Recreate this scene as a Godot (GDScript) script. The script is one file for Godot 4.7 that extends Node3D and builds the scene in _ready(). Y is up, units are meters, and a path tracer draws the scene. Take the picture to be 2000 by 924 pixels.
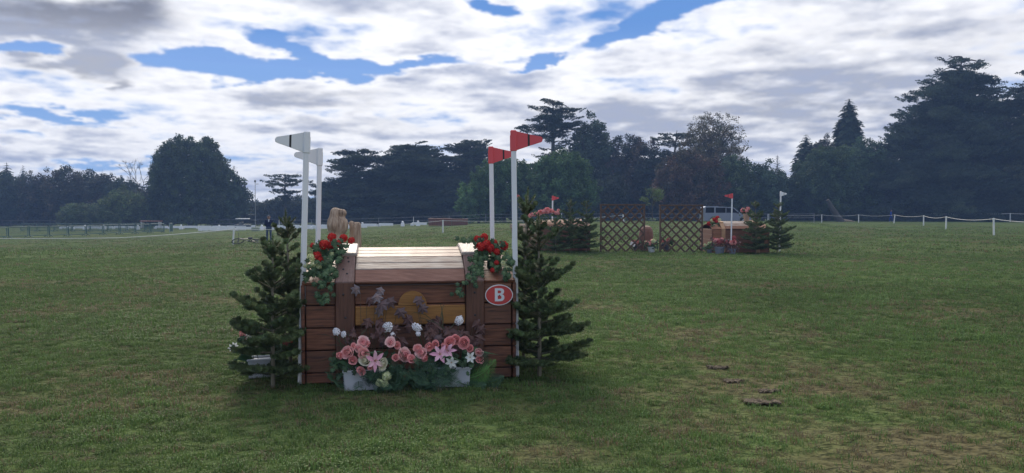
extends Node3D
# A cross-country fence in a park: a chest-shaped wooden jump dressed with flowers and firs, a second fence behind, cedars round the field.

class Geo:
	var v := PackedVector3Array()
	var n := PackedVector3Array()
	var c := PackedColorArray()
	var col := Color.WHITE
	func tri(a: Vector3, b: Vector3, d: Vector3) -> void:   # counter-clockwise seen from outside
		var m := (b - a).cross(d - a).normalized()
		v.append(a); v.append(d); v.append(b)
		n.append(m); n.append(m); n.append(m)
		c.append(col); c.append(col); c.append(col)
	func trin(a: Vector3, b: Vector3, d: Vector3, na: Vector3, nb: Vector3, nd: Vector3) -> void:
		v.append(a); v.append(d); v.append(b)
		n.append(na); n.append(nd); n.append(nb)
		c.append(col); c.append(col); c.append(col)
	func quad(a: Vector3, b: Vector3, d: Vector3, e: Vector3) -> void:
		tri(a, b, d); tri(a, d, e)
	func box(at: Vector3, size: Vector3, bevel := 0.0, turn := Basis.IDENTITY) -> void:
		var h := size / 2.0
		var bv := minf(bevel, minf(h.x, minf(h.y, h.z)) * 0.9)
		for ax in 3:
			for s in [-1.0, 1.0]:
				var b1 := (ax + 1) % 3
				var b2 := (ax + 2) % 3
				var q: Array[Vector3] = []
				for k: Vector2 in [Vector2(-1, -1), Vector2(1, -1), Vector2(1, 1), Vector2(-1, 1)]:
					var w := Vector3.ZERO
					w[ax] = s * h[ax]
					w[b1] = k.x * (h[b1] - bv)
					w[b2] = k.y * (h[b2] - bv)
					q.append(at + turn * w)
				if s > 0: quad(q[0], q[1], q[2], q[3])
				else: quad(q[3], q[2], q[1], q[0])
		if bv <= 0.0: return
		for ax in 3:
			var b1 := (ax + 1) % 3
			var b2 := (ax + 2) % 3
			for s1 in [-1.0, 1.0]:
				for s2 in [-1.0, 1.0]:
					var q: Array[Vector3] = []
					for k in 4:
						var w := Vector3.ZERO
						w[ax] = (h[ax] - bv) * (-1.0 if k == 0 or k == 3 else 1.0)
						w[b1] = s1 * (h[b1] - (bv if k >= 2 else 0.0))
						w[b2] = s2 * (h[b2] - (bv if k < 2 else 0.0))
						q.append(at + turn * w)
					if s1 * s2 < 0: quad(q[0], q[1], q[2], q[3])
					else: quad(q[3], q[2], q[1], q[0])
		for sx in [-1.0, 1.0]:
			for sy in [-1.0, 1.0]:
				for sz in [-1.0, 1.0]:
					var a := at + turn * Vector3(sx * h.x, sy * (h.y - bv), sz * (h.z - bv))
					var b := at + turn * Vector3(sx * (h.x - bv), sy * h.y, sz * (h.z - bv))
					var d := at + turn * Vector3(sx * (h.x - bv), sy * (h.y - bv), sz * h.z)
					if sx * sy * sz > 0: tri(a, b, d)
					else: tri(a, d, b)
	func bar(a: Vector3, b: Vector3, w: float, t: float, up := Vector3.UP, bevel := 0.0) -> void:   # a straight timber from a to b
		var z := (b - a).normalized()
		if absf(z.dot(up)) > 0.98: up = Vector3.RIGHT
		var x := up.cross(z).normalized()
		box((a + b) / 2.0, Vector3(w, t, (b - a).length()), bevel, Basis(x, z.cross(x), z))
	func tube(p: Array, r: Array, sides := 8, capped := true) -> void:
		var rings: Array = []
		var norms: Array = []
		var lastx := Vector3.ZERO
		for i in p.size():
			var d: Vector3 = (p[mini(i + 1, p.size() - 1)] - p[maxi(i - 1, 0)]).normalized()
			var x := lastx - d * lastx.dot(d) if lastx != Vector3.ZERO else d.cross(Vector3(0.31, 0.2, 0.93))
			if x.length() < 0.01: x = d.cross(Vector3(0.9, 0.1, 0.2))
			x = x.normalized()
			lastx = x
			var y := d.cross(x)
			var ring := PackedVector3Array()
			var no := PackedVector3Array()
			for k in sides:
				var a := TAU * k / sides
				var o := x * cos(a) + y * sin(a)
				no.append(o)
				ring.append(p[i] + o * r[i])
			rings.append(ring)
			norms.append(no)
		for i in p.size() - 1:
			for k in sides:
				var k2 := (k + 1) % sides
				trin(rings[i][k], rings[i][k2], rings[i + 1][k2], norms[i][k], norms[i][k2], norms[i + 1][k2])
				trin(rings[i][k], rings[i + 1][k2], rings[i + 1][k], norms[i][k], norms[i + 1][k2], norms[i + 1][k])
		if capped:
			for k in range(1, sides - 1):
				tri(rings[0][0], rings[0][k + 1], rings[0][k])
				var e: PackedVector3Array = rings[p.size() - 1]
				tri(e[0], e[k], e[k + 1])
	func lathe(prof: Array, sides := 16, at := Vector3.ZERO) -> void:   # prof: Vector2(radius, height) from the bottom up
		for i in prof.size() - 1:
			var a: Vector2 = prof[i]
			var b: Vector2 = prof[i + 1]
			var sl := Vector2(b.y - a.y, a.x - b.x).normalized()
			for k in sides:
				var t0 := TAU * k / sides
				var t1 := TAU * (k + 1) / sides
				var d0 := Vector3(cos(t0), 0, -sin(t0))
				var d1 := Vector3(cos(t1), 0, -sin(t1))
				var n0 := d0 * sl.x + Vector3.UP * sl.y
				var n1 := d1 * sl.x + Vector3.UP * sl.y
				var q0 := at + d0 * a.x + Vector3.UP * a.y
				var q1 := at + d1 * a.x + Vector3.UP * a.y
				var q2 := at + d1 * b.x + Vector3.UP * b.y
				var q3 := at + d0 * b.x + Vector3.UP * b.y
				if a.x > 0.0005: trin(q0, q1, q2, n0, n1, n1)
				if b.x > 0.0005: trin(q0, q2, q3, n0, n1, n0)
	func prism(poly: PackedVector2Array, z0: float, z1: float, xf := Transform3D.IDENTITY) -> void:   # counter-clockwise outline in x, y pushed along z
		var ids := Geometry2D.triangulate_polygon(poly)
		for i in range(0, ids.size(), 3):
			var q: Array[Vector2] = [poly[ids[i]], poly[ids[i + 1]], poly[ids[i + 2]]]
			if (q[1] - q[0]).cross(q[2] - q[0]) < 0.0: q = [q[0], q[2], q[1]]
			tri(xf * Vector3(q[0].x, q[0].y, z1), xf * Vector3(q[1].x, q[1].y, z1), xf * Vector3(q[2].x, q[2].y, z1))
			tri(xf * Vector3(q[0].x, q[0].y, z0), xf * Vector3(q[2].x, q[2].y, z0), xf * Vector3(q[1].x, q[1].y, z0))
		for i in poly.size():
			var a := poly[i]
			var b := poly[(i + 1) % poly.size()]
			quad(xf * Vector3(a.x, a.y, z0), xf * Vector3(b.x, b.y, z0), xf * Vector3(b.x, b.y, z1), xf * Vector3(a.x, a.y, z1))
	func ribbon(p: Array, w: Array, side: Vector3) -> void:   # a thin strip along p
		for i in p.size() - 1:
			var a: Vector3 = p[i]
			var b: Vector3 = p[i + 1]
			if w[i + 1] < 0.0001: tri(a - side * w[i], a + side * w[i], b)
			else: quad(a - side * w[i], a + side * w[i], b + side * w[i + 1], b - side * w[i + 1])
	func mesh() -> ArrayMesh:
		var m := ArrayMesh.new()
		var arr := []
		arr.resize(Mesh.ARRAY_MAX)
		arr[Mesh.ARRAY_VERTEX] = v
		arr[Mesh.ARRAY_NORMAL] = n
		arr[Mesh.ARRAY_COLOR] = c
		m.add_surface_from_arrays(Mesh.PRIMITIVE_TRIANGLES, arr)
		return m

var rng := RandomNumberGenerator.new()
var M := {}
var names := {}
var patch_noise := FastNoiseLite.new()
var fine_noise := FastNoiseLite.new()
var lump := FastNoiseLite.new()

func R(a: float, b: float) -> float:
	return rng.randf_range(a, b)

func numbered(called: String) -> String:
	var k: int = names.get(called, 0)
	names[called] = k + 1
	return called if k == 0 else "%s_%03d" % [called, k]

func thing(called: String, label: String, category: String, at := Vector3.ZERO, turn := 0.0, group := "") -> Node3D:
	var o := Node3D.new()
	o.name = numbered(called)
	add_child(o)
	o.position = at
	o.rotation.y = turn
	tag(o, label, category, group)
	return o

func tag(o: Node, label: String, category: String, group := "") -> void:
	o.set_meta("label", label)
	o.set_meta("category", category)
	if group != "": o.set_meta("group", group)

func part(parent: Node, called: String, m: Mesh, material: Material, xf := Transform3D.IDENTITY) -> MeshInstance3D:
	var o := MeshInstance3D.new()
	o.name = called
	o.mesh = m
	o.material_override = material
	o.transform = xf
	parent.add_child(o, true)
	return o

func structure(called: String, m: Mesh, material: Material) -> MeshInstance3D:
	var o := part(self, called, m, material)
	o.set_meta("kind", "structure")
	return o

func scatter(parent: Node, called: String, m: Mesh, material: Material, xfs: Array, cols: Array) -> MultiMeshInstance3D:
	var mm := MultiMesh.new()
	mm.transform_format = MultiMesh.TRANSFORM_3D
	mm.use_colors = true
	mm.mesh = m
	mm.instance_count = xfs.size()
	for i in xfs.size():
		mm.set_instance_transform(i, xfs[i])
		mm.set_instance_color(i, cols[i])
	var o := MultiMeshInstance3D.new()
	o.name = called
	o.multimesh = mm
	o.material_override = material
	o.set_meta("kind", "stuff")
	parent.add_child(o, true)
	return o

func lin(r: float, g: float, b: float) -> Color:   # a linear base colour as the sRGB colour that materials take
	return Color(r, g, b).linear_to_srgb()

func plain(r: float, g: float, b: float, rough := 0.7, spec := 0.5) -> StandardMaterial3D:
	var m := StandardMaterial3D.new()
	m.albedo_color = lin(r, g, b)
	m.roughness = rough
	m.metallic_specular = spec
	return m

func vivid(rough := 0.7, back := 0.0, spec := 0.35) -> StandardMaterial3D:   # takes vertex colours
	var m := StandardMaterial3D.new()
	m.vertex_color_use_as_albedo = true
	m.roughness = rough
	m.metallic_specular = spec
	if back > 0.0:
		m.backlight_enabled = true
		m.backlight = lin(back, back, back)
	return m

func ramp(stops: Array) -> Gradient:   # [offset, r, g, b] in linear values
	var g := Gradient.new()
	var o := PackedFloat32Array()
	var k := PackedColorArray()
	for s in stops:
		o.append(s[0])
		k.append(lin(s[1], s[2], s[3]))
	g.offsets = o
	g.colors = k
	return g

func noise_tex(sd: int, freq: float, octaves: int, stops: Array, size := 512, kind := FastNoiseLite.TYPE_SIMPLEX_SMOOTH) -> NoiseTexture2D:
	var f := FastNoiseLite.new()
	f.seed = sd
	f.noise_type = kind
	f.frequency = freq
	f.fractal_type = FastNoiseLite.FRACTAL_FBM
	f.fractal_octaves = octaves
	f.fractal_gain = 0.6
	var t := NoiseTexture2D.new()
	t.noise = f
	t.width = size
	t.height = size
	t.seamless = true
	t.generate_mipmaps = false
	if stops.size(): t.color_ramp = ramp(stops)
	return t

func wood(sd: int, stops: Array, along: int, rough := 0.6, bump := 0.12, fine := 7.0) -> StandardMaterial3D:
	var m := StandardMaterial3D.new()
	m.albedo_texture = noise_tex(sd, 0.02, 5, stops, 256)
	m.heightmap_enabled = true
	m.heightmap_texture = noise_tex(sd + 50, 0.03, 4, [], 256)
	m.heightmap_scale = bump
	m.roughness = rough
	m.uv1_triplanar = true
	m.uv1_world_triplanar = true
	var s := Vector3.ONE * fine
	s[along] = 0.55
	m.uv1_scale = s
	m.uv1_offset = Vector3(sd * 0.137, sd * 0.071, sd * 0.219)
	return m

func ground_y(x: float, z: float) -> float:
	var d := -z
	var y := -1.5 * (1.0 - exp(minf(x + 2.0, 0.0) / 30.0)) * smoothstep(12.0, 60.0, d)
	y += 0.62 * exp(-pow((d - 70.0) / 9.0, 2.0)) * smoothstep(-14.0, 12.0, x) * (1.0 - smoothstep(24.0, 31.0, x))
	y += 0.16 * exp(-pow((d - 60.0 - (x + 20.0) * 0.25) / 1.8, 2.0)) * (1.0 - smoothstep(-24.0, -16.0, x)) * smoothstep(-90.0, -60.0, x)
	y += 0.05 * patch_noise.get_noise_2d(x * 0.7 + 300.0, z * 0.7) * smoothstep(14.0, 30.0, d)
	y += 0.018 * fine_noise.get_noise_2d(x * 1.3, z * 1.3) * (1.0 - smoothstep(20.0, 40.0, d))
	return y

func on_ground(x: float, z: float) -> Vector3:
	return Vector3(x, ground_y(x, z), z)

# Smoothly joined tapered bones as one skin: bones are [from, to, radius from, radius to, colour].
func skin(bones: Array, cell: float, blend: float) -> ArrayMesh:
	var lo := Vector3.INF
	var hi := -Vector3.INF
	for b in bones:
		var r: float = maxf(b[2], b[3]) + blend + cell * 2.0
		for p: Vector3 in [b[0], b[1]]:
			lo = lo.min(p - Vector3.ONE * r)
			hi = hi.max(p + Vector3.ONE * r)
	var nx := int((hi.x - lo.x) / cell) + 2
	var ny := int((hi.y - lo.y) / cell) + 2
	var nz := int((hi.z - lo.z) / cell) + 2
	var f := PackedFloat32Array()
	f.resize(nx * ny * nz)
	f.fill(9.0)
	var nearest := PackedFloat32Array()
	nearest.resize(f.size())
	nearest.fill(9.0)
	var who := PackedInt32Array()
	who.resize(f.size())
	for bi in bones.size():
		var b: Array = bones[bi]
		var a: Vector3 = b[0]
		var d: Vector3 = b[1] - b[0]
		var dd := maxf(d.length_squared(), 1e-8)
		var ra: float = b[2]
		var rb: float = b[3]
		var r: float = maxf(ra, rb) + blend + cell * 2.0
		var l := ((a.min(b[1]) - Vector3.ONE * r - lo) / cell).floor()
		var u := ((a.max(b[1]) + Vector3.ONE * r - lo) / cell).ceil()
		for k in range(maxi(int(l.z), 0), mini(int(u.z), nz - 1) + 1):
			for j in range(maxi(int(l.y), 0), mini(int(u.y), ny - 1) + 1):
				for i in range(maxi(int(l.x), 0), mini(int(u.x), nx - 1) + 1):
					var p := lo + Vector3(i, j, k) * cell - a
					var t := clampf(p.dot(d) / dd, 0.0, 1.0)
					var e := (p - d * t).length() - lerpf(ra, rb, t)
					var at := i + nx * (j + ny * k)
					var old := f[at]
					var h := maxf(blend - absf(old - e), 0.0) / blend
					f[at] = minf(old, e) - h * h * blend * 0.25
					if e < nearest[at]:
						nearest[at] = e
						who[at] = bi
	var ids := {}
	var vs := PackedVector3Array()
	var ns := PackedVector3Array()
	var cs := PackedColorArray()
	var ix := PackedInt32Array()
	var step := [1, nx, nx * ny]
	for k in nz - 1:
		for j in ny - 1:
			for i in nx - 1:
				var at := i + nx * (j + ny * k)
				var neg := 0
				for q in 8:
					if f[at + (q & 1) + nx * ((q >> 1) & 1) + nx * ny * (q >> 2)] < 0.0: neg += 1
				if neg == 0 or neg == 8: continue
				var sum := Vector3.ZERO
				var cnt := 0
				for q in 8:
					for ax in 3:
						if q & (1 << ax): continue
						var q2 := q | (1 << ax)
						var o1 := Vector3(q & 1, (q >> 1) & 1, q >> 2)
						var f1 := f[at + (q & 1) + nx * ((q >> 1) & 1) + nx * ny * (q >> 2)]
						var f2 := f[at + (q2 & 1) + nx * ((q2 >> 1) & 1) + nx * ny * (q2 >> 2)]
						if (f1 < 0.0) != (f2 < 0.0):
							var w := Vector3.ZERO
							w[ax] = f1 / (f1 - f2)
							sum += o1 + w
							cnt += 1
				ids[at] = vs.size()
				vs.append(lo + (Vector3(i, j, k) + sum / cnt) * cell)
				var g := Vector3(f[at + 1] - f[at], f[at + nx] - f[at], f[at + nx * ny] - f[at])
				g += Vector3(f[at + 1 + nx + nx * ny] - f[at + nx + nx * ny], f[at + 1 + nx + nx * ny] - f[at + 1 + nx * ny], f[at + 1 + nx + nx * ny] - f[at + 1 + nx])
				ns.append(g.normalized())
				cs.append(bones[who[at]][4])
	for at: int in ids:
		var i := at % nx
		var j := (at / nx) % ny
		var k := at / (nx * ny)
		for ax in 3:
			var b1 := (ax + 1) % 3
			var b2 := (ax + 2) % 3
			if [i, j, k][b1] == 0 or [i, j, k][b2] == 0: continue
			var f0 := f[at]
			var f1 := f[at + step[ax]]
			if (f0 < 0.0) == (f1 < 0.0): continue
			var q: Array[int] = [at, at - step[b1], at - step[b1] - step[b2], at - step[b2]]
			if not (ids.has(q[1]) and ids.has(q[2]) and ids.has(q[3])): continue
			if f0 < 0.0: q = [q[0], q[3], q[2], q[1]]
			for w in [0, 1, 2, 0, 2, 3]: ix.append(ids[q[w]])
	var m := ArrayMesh.new()
	var arr := []
	arr.resize(Mesh.ARRAY_MAX)
	arr[Mesh.ARRAY_VERTEX] = vs
	arr[Mesh.ARRAY_NORMAL] = ns
	arr[Mesh.ARRAY_COLOR] = cs
	arr[Mesh.ARRAY_INDEX] = ix
	m.add_surface_from_arrays(Mesh.PRIMITIVE_TRIANGLES, arr)
	return m

# ---------------------------------------------------------------- sky
var cloud_a := FastNoiseLite.new()
var cloud_b := FastNoiseLite.new()
var cloud_c := FastNoiseLite.new()
# openings in the cloud that the photograph shows: centre (azimuth, elevation), half width, half height, tilt, strength
var openings: Array = []
var heavy: Array = []

func cloud_set_up() -> void:
	for k in 3:
		var f: FastNoiseLite = [cloud_a, cloud_b, cloud_c][k]
		f.seed = [11, 47, 5][k]
		f.noise_type = FastNoiseLite.TYPE_SIMPLEX_SMOOTH
		f.fractal_type = FastNoiseLite.FRACTAL_FBM
		f.fractal_octaves = [6, 6, 3][k]
		f.fractal_gain = [0.5, 0.55, 0.5][k]
		f.frequency = [0.55, 1.15, 0.9][k]
	openings = [
		[Vector2(-21.48, 9.90), 4.6, 0.92, -1.5, 1.4], [Vector2(-13.78, 9.84), 6.0, 0.58, -1.0, 1.1], [Vector2(-6.62, 10.49), 5.0, 0.36, 4.0, 0.85],
		[Vector2(1.29, 10.70), 1.2, 0.6, 15.0, 1.3], [Vector2(10.40, 13.36), 4.6, 0.62, 19.0, 1.5], [Vector2(12.69, 14.36), 2.2, 0.7, 12.0, 1.2], [Vector2(-1.66, 14.39), 2.2, 0.42, -12.0, 1.1],
		[Vector2(-30.47, 5.88), 4.0, 0.42, -4.0, 1.0], [Vector2(-30.81, 9.98), 1.6, 0.5, 10.0, 1.2], [Vector2(-29.41, 2.94), 6.5, 0.28, 2.0, 0.8], [Vector2(-32.64, 4.70), 2.0, 0.3, 0.0, 0.6],
		[Vector2(-15.84, 11.15), 3.0, 0.3, -12.0, 0.7]]
	heavy = [
		[Vector2(-30.09, 12.10), 6.0, 1.15, 3.0, 1.35], [Vector2(-28.31, 9.38), 2.7, 0.85, 4.0, 1.0], [Vector2(-26.14, 8.18), 0.6, 0.6, -30.0, 0.7], [Vector2(-24.87, 13.08), 2.0, 0.6, -5.0, 0.5],
		[Vector2(-13.79, 7.96), 4.5, 0.8, 0.0, 0.4], [Vector2(-10.98, 5.91), 5.0, 0.6, 0.0, 0.25], [Vector2(12.75, 6.22), 12.0, 2.2, 3.0, 0.3], [Vector2(25.82, 9.65), 12.0, 3.5, 0.0, 0.28]]

func blob(list: Array, az: float, el: float) -> float:
	var sum := 0.0
	for g in list:
		var dx: float = az - g[0].x
		var dy: float = el - g[0].y
		if absf(dx) > g[1] * 2.6 or absf(dy) > g[2] * 2.6 + g[1] * 0.8: continue
		var t: float = deg_to_rad(g[3])
		var a: float = (dx * cos(t) + dy * sin(t)) / g[1]
		var b: float = (dy * cos(t) - dx * sin(t)) / g[2]
		sum += g[4] * exp(-pow(a * a + b * b, 1.5) * 0.8)
	return sum

func sky_color(az: float, el: float) -> Color:
	var a := deg_to_rad(az)
	var e := deg_to_rad(el)
	var t := tan(minf(e, 1.55)) + 0.085
	var u := sin(a) / t
	var w := cos(a) / t
	var rag := cloud_b.get_noise_2d(u * 1.6 + 40.0, w * 1.6)
	var rag2 := cloud_b.get_noise_2d(u * 1.6 - 60.0, w * 1.6 + 20.0)
	var c := cloud_a.get_noise_2d(u, w)
	var wide := cloud_c.get_noise_2d(u * 0.35 + 9.0, w * 0.35)
	var here := exp(-pow(az / 44.0, 6.0)) * exp(-pow(el / 19.0, 6.0))   # where the photograph says which openings there are
	var wa := az + rag * 2.6
	var we := el + rag2 * 0.9
	var puff := 0.34 - absf(cloud_b.get_noise_2d(u * 2.3 + 15.0, w * 2.3 - 33.0)) * 1.7   # rounded heads, creased between
	var cover := c * 0.85 + 0.42 + 0.12 * here + rag * 0.20 + puff * 0.22
	cover += (wide * 1.1 - 0.05) * (1.0 - here)
	var dark := 0.0
	if here > 0.01:
		cover -= blob(openings, wa, we) * 1.05 * here
		dark = blob(heavy, wa, we) * here
	cover += dark * 0.5
	var alpha := smoothstep(-0.10, 0.40, cover)
	var low := 1.0 - smoothstep(0.0, 16.0, el)
	var blue := Color(0.11, 0.245, 0.55).lerp(Color(0.27, 0.42, 0.68), pow(low, 1.6))
	var thick := smoothstep(0.2, 1.65, cover + rag * 0.9 + c * 0.4 - puff * 0.5 + dark * 0.55)
	var mot := cloud_b.get_noise_2d(u * 5.2 - 8.0, w * 5.2 + 71.0)
	var grey := 0.84 * thick + 0.26 * maxf(mot, -0.4) * smoothstep(0.2, 0.6, cover) + 0.06 * smoothstep(0.3, 0.8, cover) + 0.22 * smoothstep(0.0, 40.0, az) * smoothstep(0.2, 0.7, cover) * here
	grey += 0.10 * (1.0 - here)
	var white := Color(0.86, 0.86, 0.88).lerp(Color(0.80, 0.79, 0.79), low * 0.7)
	var cloud := white.lerp(Color(0.29, 0.33, 0.45), clampf(grey, 0.0, 1.0))
	cloud = cloud.lerp(Color(0.15, 0.16, 0.20), clampf(dark * 0.7 + (rag + puff) * 0.75 * dark, 0.0, 0.88))
	var out := blue.lerp(cloud, alpha)
	# deep colours pale towards the horizon, as air does
	var pale := (1.0 - smoothstep(9.8, 13.5, el)) * maxf(0.0, 0.6 - (out.r + out.g + out.b) / 3.0 / 0.62)
	return Color(out.r + 0.61 * pale, out.g + 0.62 * pale, out.b + 0.66 * pale)

func sky_image(width: int) -> ImageTexture:
	cloud_set_up()
	var height := width / 2
	var img := Image.create_empty(width, height, false, Image.FORMAT_RGBA8)
	var below := Color(0.16, 0.17, 0.15).linear_to_srgb()
	img.fill(below)
	var coarse := 4
	var y := 0
	while y < height / 2:
		var el := 90.0 - (y + 0.5) * 180.0 / height
		var fine := el < 19.0
		var rows := 1 if fine else coarse
		var x := 0
		while x < width:
			var az := (x + 0.5) / width * 360.0
			if az > 180.0: az -= 360.0
			var near := fine and absf(az) < 42.0
			var cols := 1 if near else coarse
			if cols > 1 and rows == 1 and y % coarse:   # the coarse sky off the frame fills whole blocks
				x += cols
				continue
			var k := sky_color(az + (cols - 1) * 180.0 / width, maxf(el, 0.05)).linear_to_srgb()
			if cols == 1: img.set_pixel(x, y, k)
			else: img.fill_rect(Rect2i(x, y, cols, coarse), k)
			x += cols
		y += rows
	img.fill_rect(Rect2i(0, height / 2, width, height / 2), below)
	return ImageTexture.create_from_image(img)

func light_and_camera() -> void:
	var cam := Camera3D.new()
	cam.name = "camera"
	cam.position = Vector3(0, 1.5, 0)
	cam.rotation_degrees = Vector3(-1.822, 0, 0)
	cam.fov = 33.4
	cam.near = 0.05
	cam.far = 3000.0
	add_child(cam)
	cam.current = true
	var env := Environment.new()
	env.background_mode = Environment.BG_SKY
	var sm := PanoramaSkyMaterial.new()
	sm.panorama = sky_image(4096)
	sm.energy_multiplier = 1.0
	var sky := Sky.new()
	sky.sky_material = sm
	env.sky = sky
	env.background_energy_multiplier = 1.0
	env.tonemap_mode = Environment.TONE_MAPPER_LINEAR
	env.tonemap_exposure = 1.36
	env.fog_enabled = true
	env.fog_density = 0.0008
	env.fog_light_color = lin(0.34, 0.55, 1.0)
	env.sdfgi_enabled = true
	env.ssao_enabled = true
	env.ssil_enabled = true
	var we := WorldEnvironment.new()
	we.name = "surroundings"
	we.environment = env
	add_child(we)
	var sun := DirectionalLight3D.new()
	sun.name = "sun"
	sun.light_energy = 0.8
	sun.light_angular_distance = 22.0
	sun.light_color = Color(1.0, 0.95, 0.88)
	sun.shadow_enabled = true
	add_child(sun)
	sun.look_at_from_position(Vector3(-22, 60, -80), Vector3.ZERO)   # veiled sun ahead of the camera, above the trees

# ---------------------------------------------------------------- vegetation
func set_up_materials() -> void:
	for f: FastNoiseLite in [patch_noise, fine_noise, lump]:
		f.noise_type = FastNoiseLite.TYPE_SIMPLEX_SMOOTH
		f.fractal_type = FastNoiseLite.FRACTAL_FBM
	patch_noise.seed = 3
	patch_noise.frequency = 0.16
	patch_noise.fractal_octaves = 4
	fine_noise.seed = 9
	fine_noise.frequency = 0.9
	fine_noise.fractal_octaves = 3
	lump.seed = 21
	lump.frequency = 1.0
	lump.fractal_octaves = 3
	M.leaf = vivid(0.75, 0.28, 0.25)
	M.needle = vivid(0.6, 0.06, 0.3)
	M.blade = vivid(0.6, 0.6, 0.3)
	M.petal = vivid(0.7, 0.35, 0.2)
	M.cloth_leaf = vivid(0.55, 0.15, 0.4)
	M.skin = vivid(0.85, 0.0, 0.2)
	M.bark = wood(31, [[0.2, 0.05, 0.045, 0.038], [0.8, 0.12, 0.105, 0.085]], 1, 0.95, 0.6, 2.2)
	M.fir_bark = wood(32, [[0.2, 0.13, 0.115, 0.08], [0.8, 0.25, 0.225, 0.165]], 1, 0.9, 0.2, 12.0)
	M.white_paint = plain(0.72, 0.73, 0.74, 0.45)
	M.post_white = plain(0.66, 0.67, 0.65, 0.6)
	M.rope = plain(0.62, 0.62, 0.58, 0.8)
	M.line_far = plain(0.22, 0.23, 0.25, 0.8)
	M.red_flag = plain(0.64, 0.075, 0.085, 0.5)
	M.black = plain(0.02, 0.021, 0.025, 0.6)

func leaf_clump(sd: int, count: int, leaf: float, flat := 1.0) -> ArrayMesh:   # a ball of leaves about one metre across
	rng.seed = sd
	var g := Geo.new()
	for i in count:
		var d := Vector3(rng.randfn(), rng.randfn(), rng.randfn()).normalized()
		var p := d * pow(rng.randf(), 0.45) * 0.55
		p.y *= flat
		var up := (d + Vector3(rng.randfn(), rng.randfn() + 0.6, rng.randfn()) * 0.8).normalized()
		var x := up.cross(Vector3(rng.randfn(), rng.randfn(), rng.randfn())).normalized()
		var y := up.cross(x)
		var s := leaf * R(0.7, 1.3)
		var k := R(0.75, 1.2)
		g.col = Color(k, k, k)
		g.quad(p - y * s * 0.6, p + x * s * 0.36 + up * s * 0.12, p + y * s * 0.6, p - x * s * 0.36 + up * s * 0.12)
	return g.mesh()

func cedar_clump(sd: int, count: int) -> ArrayMesh:   # a flat spray of short stiff needle tufts, about one metre across
	rng.seed = sd
	var g := Geo.new()
	for i in count:
		var a := R(0, TAU)
		var r := sqrt(rng.randf()) * 0.52
		var p := Vector3(cos(a) * r, R(-0.07, 0.07) - r * r * 0.25, sin(a) * r)
		var out := (Vector3(cos(a), R(-0.1, 0.45), sin(a)) + Vector3(rng.randfn(), 0, rng.randfn()) * 0.5).normalized()
		var side := out.cross(Vector3(R(-0.6, 0.6), 1, R(-0.6, 0.6))).normalized()
		var l := R(0.10, 0.2)
		var k := R(0.7, 1.25)
		g.col = Color(k, k, k)
		g.tri(p - side * 0.045, p + side * 0.045, p + out * l)
		g.tri(p - Vector3(0, 0.04, 0), p + Vector3(0, 0.05, 0), p + out * l * 0.9)
	return g.mesh()

func spray_clump(sd: int, count: int) -> ArrayMesh:   # a drooping conifer bough along +x, one metre long
	rng.seed = sd
	var g := Geo.new()
	for i in count:
		var t := rng.randf()
		var w := 0.34 * (1.0 - t * 0.75)
		var s := R(-1, 1)
		var p := Vector3(t, -0.28 * t * t + R(-0.03, 0.05), s * w)
		var out := Vector3(0.8, -0.35 - 0.25 * absf(s), s * 0.8).normalized()
		var side := out.cross(Vector3(R(-0.4, 0.4), 1, R(-0.4, 0.4))).normalized()
		var k := R(0.7, 1.25)
		g.col = Color(k, k, k)
		g.tri(p - side * 0.09, p + side * 0.09, p + out * R(0.18, 0.32))
	return g.mesh()

func twig_basis(out: Vector3, size: Vector3, roll := 0.0) -> Basis:
	var x := out.normalized()
	var z := x.cross(Vector3.UP)
	if z.length() < 0.01: z = Vector3.BACK
	z = z.normalized()
	return (Basis(x, z.cross(x), z) * Basis(Vector3.RIGHT, roll)) * Basis.from_scale(size)

func shade_of(base: Color, spread: float) -> Color:
	var k := 1.0 + rng.randfn() * spread
	k = clampf(k, 0.45, 1.8)
	k *= 1.85
	return Color(base.r * k * R(0.9, 1.1), base.g * k, base.b * k * R(0.9, 1.1))

func limb(g: Geo, a: Vector3, b: Vector3, r0: float, r1: float, sag: float, sides := 5) -> void:
	var p := []
	var r := []
	for i in 5:
		var t := i / 4.0
		p.append(a.lerp(b, t) + Vector3(0, sag * sin(t * PI), 0))
		r.append(lerpf(r0, r1, t))
	g.tube(p, r, sides, false)

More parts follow.
